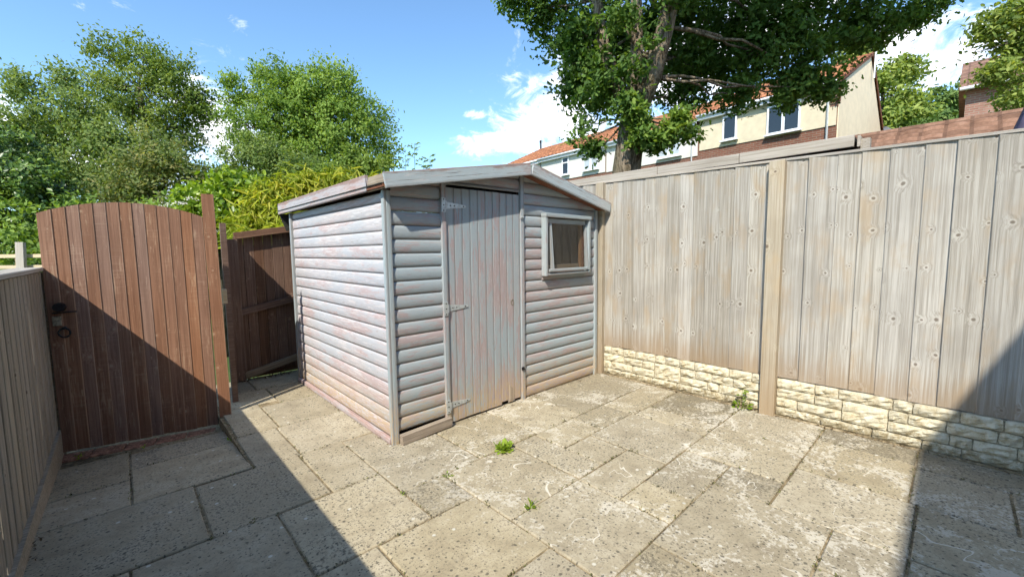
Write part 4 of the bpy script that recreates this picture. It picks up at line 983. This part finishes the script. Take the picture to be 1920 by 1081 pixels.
M0 = Matrix.Translation((22.0, .155, 0)); bh = thing('brick_house', (22.0, .155, 0), 'pink brick house at the right edge partly hidden by leaves', 'house')
add('wall', boxes_me([(0, 7, -9, 0, 1.5, 6.85)], M_BRICK2), bh, M0)
window(bh, -2.6, -1.35, 5.05 + .75, 6.75, False, 1)
V = [(-.3, .18, 6.86), (3.5, .18, 8.8), (7.3, .18, 6.86), (-.3, -9.2, 6.86), (3.5, -9.2, 8.8), (7.3, -9.2, 6.86)]
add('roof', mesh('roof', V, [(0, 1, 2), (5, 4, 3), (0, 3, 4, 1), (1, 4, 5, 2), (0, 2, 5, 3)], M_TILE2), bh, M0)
V, F = tube([(-.34, .15, 6.86), (-.34, -9.1, 6.86)], [.06, .06], 8); add('gutter', mesh('gutter', V, F, M_UPVC), bh, M0)

pa = thing('folded_parasol', (5.35, -.55, 0), 'folded purple-grey garden parasol rising behind the fence at the right edge', 'parasol')
M_PURP = plain('purple_grey_canvas', (.125, .105, .16), .85, .2, 0, .2, 12)
V, F = [], []; NS = 40; prof = [(3.15, .02), (3.08, .06), (2.86, .13), (2.845, .16), (2.6, .235), (2.35, .30), (2.0, .33), (1.5, .29), (1.35, .25)]
for z, r_ in prof:
    for i in range(NS): an = 2 * math.pi * i / NS; rr = r_ * (1 + .16 * math.cos(8 * an + z)); V.append((5.35 + rr * math.cos(an), -.55 + rr * math.sin(an), z))
F = [(k * NS + i, k * NS + (i + 1) % NS, k * NS + NS + (i + 1) % NS, k * NS + NS + i) for k in range(len(prof) - 1) for i in range(NS)]
add('canopy', mesh('canopy', V, F, M_PURP, True), pa)
V, F = tube([(5.35, -.55, -.3), (5.35, -.55, 3.2)], [.022, .02], 8); add('pole', mesh('pole', V, F, M_GALV), pa)

# ------------------------------------------------------------------ pale post-and-rail fence far left
ff = thing('pale_rail_fence', (-1.3, 11.9, .2), 'pale new post and rail fence far beyond the side fence', 'fence')
e1, e2 = Vector((-2.2, 12.65, 0)), Vector((-.45, 11.0, 0))
for t in (0, .25, .5, .75, 1): p = e1.lerp(e2, t); add('post', boxes_me([(p.x - .045, p.x + .045, p.y + .02, p.y + .11, -.1, 1.54)], M_PALE), ff)
for z0 in (.90, 1.27, 1.47):
    add('rail', board_me((e2 - e1).length, .065, .03, M_PALE), ff, frame((e1.x, e1.y, z0), e2 - e1, (0, 0, 1)))
lp = thing('leaning_pale_post', (-1.22, 11.6, .2), 'wide pale grey post leaning by the far rail fence', 'post')
add('plank', board_me(1.75, .15, .05, M_CAP), lp, frame((-1.27, 11.62, .0), (.05, -.03, 1), (-.7, .7, 0)))

# ------------------------------------------------------------------ house behind the viewer: casts the shade at the right
hb = thing('shading_house', (0, -3, 0), 'pink brick house behind the viewer whose eaves shade the right of the patio', 'house')
EH = 5.2; EY = .10 - .441 * EH
add('wall', boxes_me([(-7, 4.6, -9.5, EY - .25, -.3, EH - .1)], M_BRICK2), hb)
V = [(-7.3, EY, EH), (4.9, EY, EH), (4.9, -5.9, EH + 2.0), (-7.3, -5.9, EH + 2.0), (4.9, -9.8, EH), (-7.3, -9.8, EH)]; V += [(a, b, c - .12) for a, b, c in V]
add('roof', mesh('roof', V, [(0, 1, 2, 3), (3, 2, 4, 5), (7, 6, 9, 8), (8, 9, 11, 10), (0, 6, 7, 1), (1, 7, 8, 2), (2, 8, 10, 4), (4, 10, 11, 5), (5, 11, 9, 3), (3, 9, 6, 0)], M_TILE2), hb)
for x0, x1, z0, z1 in ((-5, -3.6, 3.2, 4.4), (-1, .4, 3.2, 4.4), (2.2, 3.6, 3.2, 4.4), (1.6, 3.4, .0, 2.1), (-2, -.2, .8, 2.1)):
    wo = add('window', boxes_me([(x0, x1, EY - .26, EY - .20, z0, z0 + .07), (x0, x1, EY - .26, EY - .20, z1 - .07, z1), (x0, x0 + .07, EY - .26, EY - .20, z0 + .07, z1 - .07), (x1 - .07, x1, EY - .26, EY - .20, z0 + .07, z1 - .07)], M_UPVC), hb)
    add('glass_pane', boxes_me([(x0 + .07, x1 - .07, EY - .245, EY - .235, z0 + .07, z1 - .07)], M_GLASS), wo)

# ------------------------------------------------------------------ trees and shrubs
OAK = [(6.7, 5.53, 5.74, .57), (6.35, 5.91, 6.16, .42), (6.05, 6.2, 6.5, .42), (6.6, 5.7, 6.6, .5), (6.5, 4.9, 4.9, .35), (6.4, 4.5, 4.3, .3), (6.86, 5.26, 4.8, .52), (7.24, 5.03, 5.73, .63), (7.77, 4.53, 5.72, .63), (7.06, 5.02, 4.38, .47), (7.34, 4.84, 5.0, .52), (7.78, 4.4, 4.79, .52), (8.26, 4.0, 5.2, .57), (8.69, 4.07, 4.61, .49), (9.13, 3.73, 5.15, .66), (9.27, 3.71, 6.02, .77), (8.95, 2.79, 5.1, .6), (9.07, 2.76, 5.79, .7), (9.52, 2.23, 4.89, .6), (9.57, 2.27, 5.58, .6), (10.07, 1.79, 5.47, .55), (9.34, 2.34, 4.4, .35), (8.68, 2.95, 4.31, .35), (9.81, 1.9, 4.44, .3), (10.37, 1.53, 5.67, .5), (10.8, 1.12, 5.66, .4), (11.21, .76, 5.83, .3), (11.4, .59, 5.95, .22), (7.84, 3.92, 5.81, .6),
       (6.38, 3.79, 3.7, .23), (6.91, 3.28, 3.6, .18), (6.42, 3.71, 3.35, .18), (6.6, 3.53, 3.26, .16), (6.77, 3.38, 3.34, .16), (6.23, 3.95, 3.88, .14), (6.28, 4.81, 3.45, .21), (6.49, 4.61, 3.31, .17), (6.38, 4.76, 3.74, .17), (7.7, 3.49, 3.57, .15), 
       (6.5, 3.2, 8.0, 1.5), (8.6, 1.9, 8.0, 1.5), (7.3, 5.2, 7.9, 1.3), (10.2, .8, 7.7, 1.2), (9.3, 4, 8.2, 1.6), (5.4, 4.4, 7.6, 1.1), (5.6, 2.0, 8.3, 1.2), (6.2, 3.75, 4.35, .22), (6.2, 4.75, 5.3, .3), (6.25, 4.35, 4.75, .26), (6.3, 3.45, 4.75, .18), (6.2, 3.95, 5.2, .26), (6.3, 3.15, 5.4, .25), (7.2, 1.2, 7.9, 1.3), (8.3, .5, 7.6, 1.2), (6.3, 1.6, 7.6, 1.1), (9.3, -.2, 7.4, 1.1), (7.8, 2.0, 7.2, .9), (6.9, 4.3, 6.9, .9), (8.6, 2.9, 6.9, .9), (10.4, 1.5, 6.7, .7)]  # large high lobes out of view are added to shade the crown below
limbs = [[((6.6, 3.97, 3.75), .15), ((6.6, 4.25, 4.3), .13), ((6.6, 4.55, 5.0), .115), ((6.6, 4.72, 5.95), .10), ((6.4, 4.9, 7.6), .06)],
         [((6.6, 3.95, 3.8), .13), ((6.65, 3.93, 4.8), .11), ((6.8, 4.05, 6), .09), ((7.1, 4.6, 8), .05)],
         [((6.6, 3.9, 3.75), .17), ((6.6, 3.62, 4.3), .16), ((6.6, 3.4, 5.0), .14), ((6.6, 3.28, 5.6), .13), ((6.8, 3, 8), .07)],
         [((6.6, 3.25, 5.7), .10), ((7.6, 2.9, 6.7), .08), ((9.3, 2.2, 6.9), .06), ((10.8, 1.2, 6.4), .035), ((11.3, .7, 6.1), .02)],
         ]
tree('oak_tree', 'large oak with dark overhanging crown behind the right fence', (6.75, 4.15, 0),
     [((6.76, 4.12, -.4), .30), ((6.74, 4.14, 1.5), .27), ((6.7, 4.13, 2.9), .245), ((6.63, 4.02, 3.4), .225), ((6.6, 3.95, 3.9), .19)], OAK, 4000, 30, .17, .10, L_OAK, M_BARK, 'oak', limbs=limbs, twigs=420, shell=.2, jit=.2, depth=1.25, tvar=.24, pw=1.7)
ep = thing('oak_shoots', (6.5, 3.6, 3.0), 'bright sunlit leafy shoots sprouting from the oak trunk', 'foliage')
ml, _ = crown([(6.38, 3.79, 3.7, .20), (6.85, 3.30, 3.62, .16), (6.40, 3.72, 3.35, .16), (6.58, 3.54, 3.22, .15), (6.75, 3.40, 3.34, .14), (6.3, 3.85, 3.95, .12)], 90, 22, .10, .10, L_BRIGHT, 'oak', .2, .3, tvar=.2)
add('leaves', ml, ep)
V, F = [], []
for e_ in ((6.38, 3.79, 3.7), (6.85, 3.30, 3.62), (6.40, 3.72, 3.35), (6.58, 3.54, 3.22)): P, Rr = wob((6.62, 4.0, 3.4), e_, .02, .006, 4, .05); tube(P, Rr, 5, V, F)
add('shoot', mesh('shoot', V, F, M_BARK), ep)

T1A = [(.33, 28.44, 11.22, .97), (1.59, 27.19, 10.69, 1.15), (2.63, 26.08, 9.66, 1.22), (3.41, 25.25, 8.76, .82), (1.09, 27.43, 8.79, 1.4), (2.48, 25.96, 7.5, 1.27), (-.07, 28.6, 9.45, .97), (1.65, 26.58, 6.25, 1.4), (3.73, 24.86, 8.12, .51), (-.2, 28.98, 11.61, .51), (.6, 27.5, 4.6, 1.4)]
tree('tall_oak_tree', 'tall open-crowned tree rising highest at the left', (1.2, 27.2, .3), [((1.2, 27.2, .2), .32), ((1.25, 27.1, 4), .25), ((1.4, 27, 7), .18), ((1.3, 27.2, 9.5), .09)], T1A, 420, 62, .42, .14, L_LEFT, M_BARK2, group='trees on the left skyline', shell=.35, jit=.2, tvar=.26, depth=1.3, twigs=220)
T1B = [(-2.2, 26.3, 8.18, .74), (-1.06, 25.3, 8.7, .61), (-2.16, 26.06, 6.45, 1.19), (-.86, 24.9, 6.97, 1.26), (.01, 23.95, 5.99, 1.08), (-1.64, 25.38, 4.93, 1.3), (-2.56, 26.7, 8.62, .3), (-.5, 24.4, 4.6, 1.0), (-3.2, 27, 5.2, 1.2)]
tree('olive_green_tree', 'loose grey-green tree in front of the tallest left tree', (-1.3, 25.4, .3), [((-1.3, 25.4, .2), .22), ((-1.3, 25.4, 4), .15), ((-1.3, 25.4, 7), .08)], T1B, 560, 56, .40, .13, L_OLIVE, M_BARK2, group='trees on the left skyline', shell=.25, jit=.4, tvar=.22, depth=1.3, twigs=160)
T2 = [(4.83, 23.96, 9.19, .76), (6.14, 22.75, 9.35, 1.22), (7.62, 21.35, 9.25, 1.32), (8.63, 20.38, 9.05, 1.07), (9.25, 19.59, 7.39, 1.07), (6.77, 21.96, 7.69, 1.66), (8.21, 20.54, 7.15, 1.66), (5.08, 23.52, 7.46, 1.22), (9.67, 19.05, 6.24, .82), (5.9, 22.55, 5.92, 1.27), (7.38, 21.16, 5.9, 1.53), (4.49, 24.34, 9.63, .36), (8.8, 19.7, 4.8, 1.3)]
tree('round_green_tree', 'round bright green tree standing above the shed roof', (7.0, 21.6, .3), [((7, 21.6, .2), .35), ((7, 21.6, 3.5), .28), ((7.05, 21.5, 6), .2), ((7.1, 21.5, 8), .1)], T2, 820, 66, .42, .14, L_BRIGHT, M_BARK2, group='trees on the left skyline', shell=.45, jit=.22, tvar=.26, depth=1.25, twigs=160)
T3 = [(.47, 14.98, 3.7, .67), (1.1, 14.42, 3.97, .59), (1.58, 13.91, 3.47, .53), (.93, 14.46, 2.99, .63), (.12, 15.23, 3.08, .56), (.89, 14.7, 4.6, .34), (1.3, 14.2, 2.3, .7), (.4, 14.9, 2.2, .7)]
tree('bronze_shrub', 'bronze-tinted shrub above the arched gate', (.9, 14.6, .2), [((.9, 14.6, .2), .09), ((.9, 14.6, 2.5), .05)], T3, 620, 30, .20, .085, L_REDDISH, M_BARK2, group='shrubs beyond the gate', cat='shrub', shell=.4, jit=.3, tvar=.25, twigs=60)
T4 = [(-1.6, 14.86, 3.79, .61), (-1.29, 14.5, 3.18, .58), (-1.81, 14.92, 2.59, .61), (-.88, 14.05, 2.63, .44), (-1.36, 14.43, 2.1, .46), (-1.82, 14.84, 1.87, .5), (-.54, 13.71, 2.45, .34), (-2.6, 15.6, 3.0, .9), (-1.0, 14.3, 1.5, .5), (-.3, 13.8, 1.9, .5)]
tree('dark_leafy_shrub', 'dark evergreen shrub at the far left behind the gate top', (-1.5, 14.8, .2), [((-1.5, 14.8, .2), .1), ((-1.5, 14.8, 2.4), .05)], T4, 620, 30, .20, .10, L_DARK, M_BARK2, group='shrubs beyond the gate', cat='shrub', shell=.45, jit=.25, tvar=.32, twigs=40)
T5 = [(2.37, 13.91, 3.91, .47), (2.98, 13.38, 4.2, .51), (3.44, 12.91, 3.97, .47), (2.06, 14.13, 3.41, .44), (3.8, 12.55, 3.74, .51), (2.9, 13.4, 3.2, .7), (3.8, 12.5, 3.0, .6), (2.0, 14.0, 2.6, .6)]
tree('grey_green_shrub', 'grey-green shrub between the bronze shrub and the round tree', (2.9, 13.4, .2), [((2.9, 13.4, .2), .09), ((2.9, 13.4, 3), .05)], T5, 560, 30, .20, .085, L_OLIVE, M_BARK2, group='shrubs beyond the gate', cat='shrub', shell=.4, jit=.3, tvar=.25, twigs=60)
LA = [(1.05, 8.77, 2.44, .27), (1.45, 8.41, 2.57, .29), (1.23, 8.58, 2.22, .30), (.9, 8.88, 2.22, .2), (1.71, 8.17, 2.61, .21), (1.6, 8.2, 2.2, .3), (1.1, 8.6, 1.8, .35), (.5, 9.2, 2.0, .25)]
tree('laurel_bush', 'bright yellow-green laurel bush behind the tall gate board', (1.25, 8.5, -.2), [((1.25, 8.5, -.3), .05), ((1.25, 8.5, 1.8), .03)], LA, 330, 20, .12, .095, L_LAUREL, M_BARK2, cat='bush', shell=.55, jit=.15, tvar=.25, twigs=30, depth=1.3, upb=.2)
BA = [(1.91, 7.41, 2.42, .25), (2.22, 7.13, 2.54, .24), (2.44, 6.93, 2.53, .22), (1.76, 7.5, 2.04, .27), (1.44, 7.79, 1.92, .22), (2.07, 7.22, 2.16, .29), (2.32, 7.0, 2.2, .25), (1.65, 7.63, 2.29, .2), (1.5, 7.3, 1.6, .3), (1.9, 7.0, 1.7, .3), (2.7, 6.8, 2.5, .3), (3.1, 6.6, 2.4, .3)]
tree('bamboo_clump', 'yellow-green bamboo with drooping narrow leaves beside the shed eaves', (2.0, 7.2, -.2), [((2.0, 7.2, -.3), .03), ((2.0, 7.2, 2.0), .015)], BA, 560, 18, .13, .17, L_BAMBOO, M_PALE, 'blade', cat='bamboo', shell=.4, jit=.25, tvar=.28, twigs=60, droop=.55, depth=1.3, upb=.5)
FE = [(2.99, 7.56, 2.94, .25), (3.31, 7.28, 3.02, .21), (2.78, 7.75, 2.89, .19), (3.18, 7.42, 3.21, .15), (3.48, 7.11, 3.02, .15), (3.1, 7.4, 2.6, .3), (2.6, 7.8, 2.6, .25)]
tree('feathery_shrub', 'light feathery shrub just above the broken shed fascia', (3.1, 7.4, -.2), [((3.1, 7.4, -.3), .03), ((3.1, 7.4, 2.5), .015)], FE, 300, 22, .12, .06, L_FEATH, M_BARK2, cat='shrub', shell=.3, jit=.35, tvar=.28, twigs=50, depth=1.3)
# ash-like saplings: stems with rows of leaflets
sp = thing('ash_sapling', (3.74, 7.06, -.2), 'slender sapling shoots with feathery leaflets above the shed roof', 'sapling')
V, F = [], []; CC, AA, SS, TT = [], [], [], []
for bx_, by_, bz_, tz_, nf in ((3.72, 7.06, 1.0, 3.60, 11), (3.88, 6.92, 1.0, 3.22, 6), (4.0, 6.81, 1.0, 3.42, 6), (4.19, 6.61, 1.0, 3.20, 5), (4.10, 6.70, 1.0, 3.10, 4), (3.62, 7.14, 1.0, 3.28, 8)):
    tip = Vector((bx_ + .03, by_, tz_)); tube([(bx_, by_, bz_), (bx_ + .01, by_, (bz_ + tz_) / 2), tip], [.012, .008, .003], 5, V, F)
    for k in range(nf):
        zz = tz_ - .06 * k - .01; an = k * 2.4; L = .10 + .015 * k; d = Vector((math.cos(an), math.sin(an), .45)).normalized(); p0 = Vector((bx_ + .02, by_, zz)); p1 = p0 + d * L
        tube([p0, p1], [.003, .001], 4, V, F, False); sd = d.cross(Vector((0, 0, 1))).normalized()
        for j in range(7):
            q_ = p0.lerp(p1, .2 + .12 * j)
            for s_ in (-1, 1): CC.append(q_); AA.append(sd * s_ + d * .6 + Vector((0, 0, -.1))); SS.append(.055 * random.uniform(.8, 1.2)); TT.append(random.uniform(.35, .8))
add('stem', mesh('stem', V, F, L_FEATH, True, np.full(len(V), .3)), sp)
add('leaves', leaves_me(np.array([tuple(c) for c in CC]), np.array(SS), np.array(TT), L_FEATH, 'oval', .8, adir=np.array([tuple(c) for c in AA])), sp)
# white flower heads
M_FLOW = plain('white_flower', (.72, .68, .62), .8, .2)
fw = thing('white_flower_heads', (.85, 8.0, 0), 'flat white flower heads between the gate and the laurel', 'flowers')
for fx, fy, fz, r_ in ((.92, 8.25, 2.36, .05), (.78, 8.4, 2.30, .04), (.60, 8.55, 2.28, .06), (.62, 8.45, 2.02, .07), (.80, 8.25, 1.98, .05), (.70, 8.35, 1.99, .05), (1.12, 8.0, 1.85, .05)):
    n = 60; P = rng.normal(size=(n, 3)) * np.array([r_, r_, r_ * .25]) + np.array([fx, fy, fz]); tag(add('flower_head', leaves_me(P, np.full(n, .028), np.full(n, .5), M_FLOW, 'oval', 1.2), fw), kind='stuff')
    V, F = tube([(fx, fy, 1.2), (fx, fy, fz)], [.006, .004], 4); add('stalk', mesh('stalk', V, F, L_WEED, False, np.full(len(V), .3)), fw)
RT = [(14.23, -.35, 6.39, .46), (14.47, -.66, 5.7, .52), (13.96, -.13, 6.11, .23), (14.05, -.34, 5.13, .34), (14.45, -.76, 4.78, .4), (13.84, -.15, 5.02, .18), (14.26, -.61, 4.5, .25), (13.71, .04, 5.6, .11), (14.72, -.82, 6.26, .57), (15.2, -1.5, 5.6, .9), (15, -1.4, 6.9, .8), (15.2, -1.6, 4.5, .7)]
tree('wind_blown_tree', 'pale wind-blown tree leaning in at the right edge', (15.4, -1.8, 1.2), [((15.4, -1.8, 1.0), .18), ((15.3, -1.6, 4), .12), ((15.1, -1.4, 6), .06)], RT, 620, 28, .20, .10, L_WIND, M_BARK2, cat='tree', shell=.2, jit=.35, tvar=.3, twigs=90, depth=1.2)
GT = [(47.45, 4.07, 15.75, 1.21), (45.33, 6.22, 17.08, .95), (47.56, 3.61, 12.94, 1.65), (46.28, 5.06, 14.9, 1.3), (48.52, 3.01, 15.3, .61), (46.23, 4.74, 11.88, 1.3), (44.35, 7.09, 16.66, .87), (46.5, 5, 10, 1.6)]
tree('tree_behind_gable', 'light green tree behind the peach gable', (46.5, 5, 4.5), [((46.5, 5, 4), .3), ((46.4, 5, 10), .2), ((46.4, 5, 14), .1)], GT, 330, 26, .55, .34, L_WIND, M_BARK2, shell=.3, jit=.35, tvar=.25, twigs=80, depth=1.2)
HL = [(70.78, 4.37, 17.04, 1.91), (72.73, 2.69, 18.28, 1.91), (74.33, 1.15, 17.94, 2.55), (69.28, 5.58, 15.48, 1.91), (76.0, -.34, 18.55, 2.55), (72.08, 2.98, 15.75, 2.55)] + [(72 + 2 * math.sin(k), 8 - 3.0 * k, 15.2 + 1.2 * math.sin(k * 1.7), 3.2) for k in range(8)] + [(66, 6 - 3.0 * k, 12.5, 2.8) for k in range(6)]
ml, _ = crown(HL, 900, 26, .8, .5, L_HILL, 'oval', .5, .2, tvar=.22, depth=1.1); tag(add('hillside_wood', ml), 'dense green wood on the far hillside beyond the houses', 'wood', kind='stuff')
# low growth masking the plot behind the shed and gate
for nm, lab, lob, lm, cnt in (('hedge', 'mixed green hedge low behind the gate and shrubs', [(x_, 12.6 - .55 * x_ + .3 * math.sin(x_ * 3), 1.0 + .5 * k, .7) for x_ in np.linspace(-1.2, 6, 10) for k in range(3)], L_BRIGHT, 900),):
    ml, _ = crown(lob, cnt, 24, .22, .11, lm, 'oval', .4, .2, tvar=.3, depth=1.0); h_ = thing(nm, (2, 11.5, -.2), lab, 'hedge'); add('leaves', ml, h_)
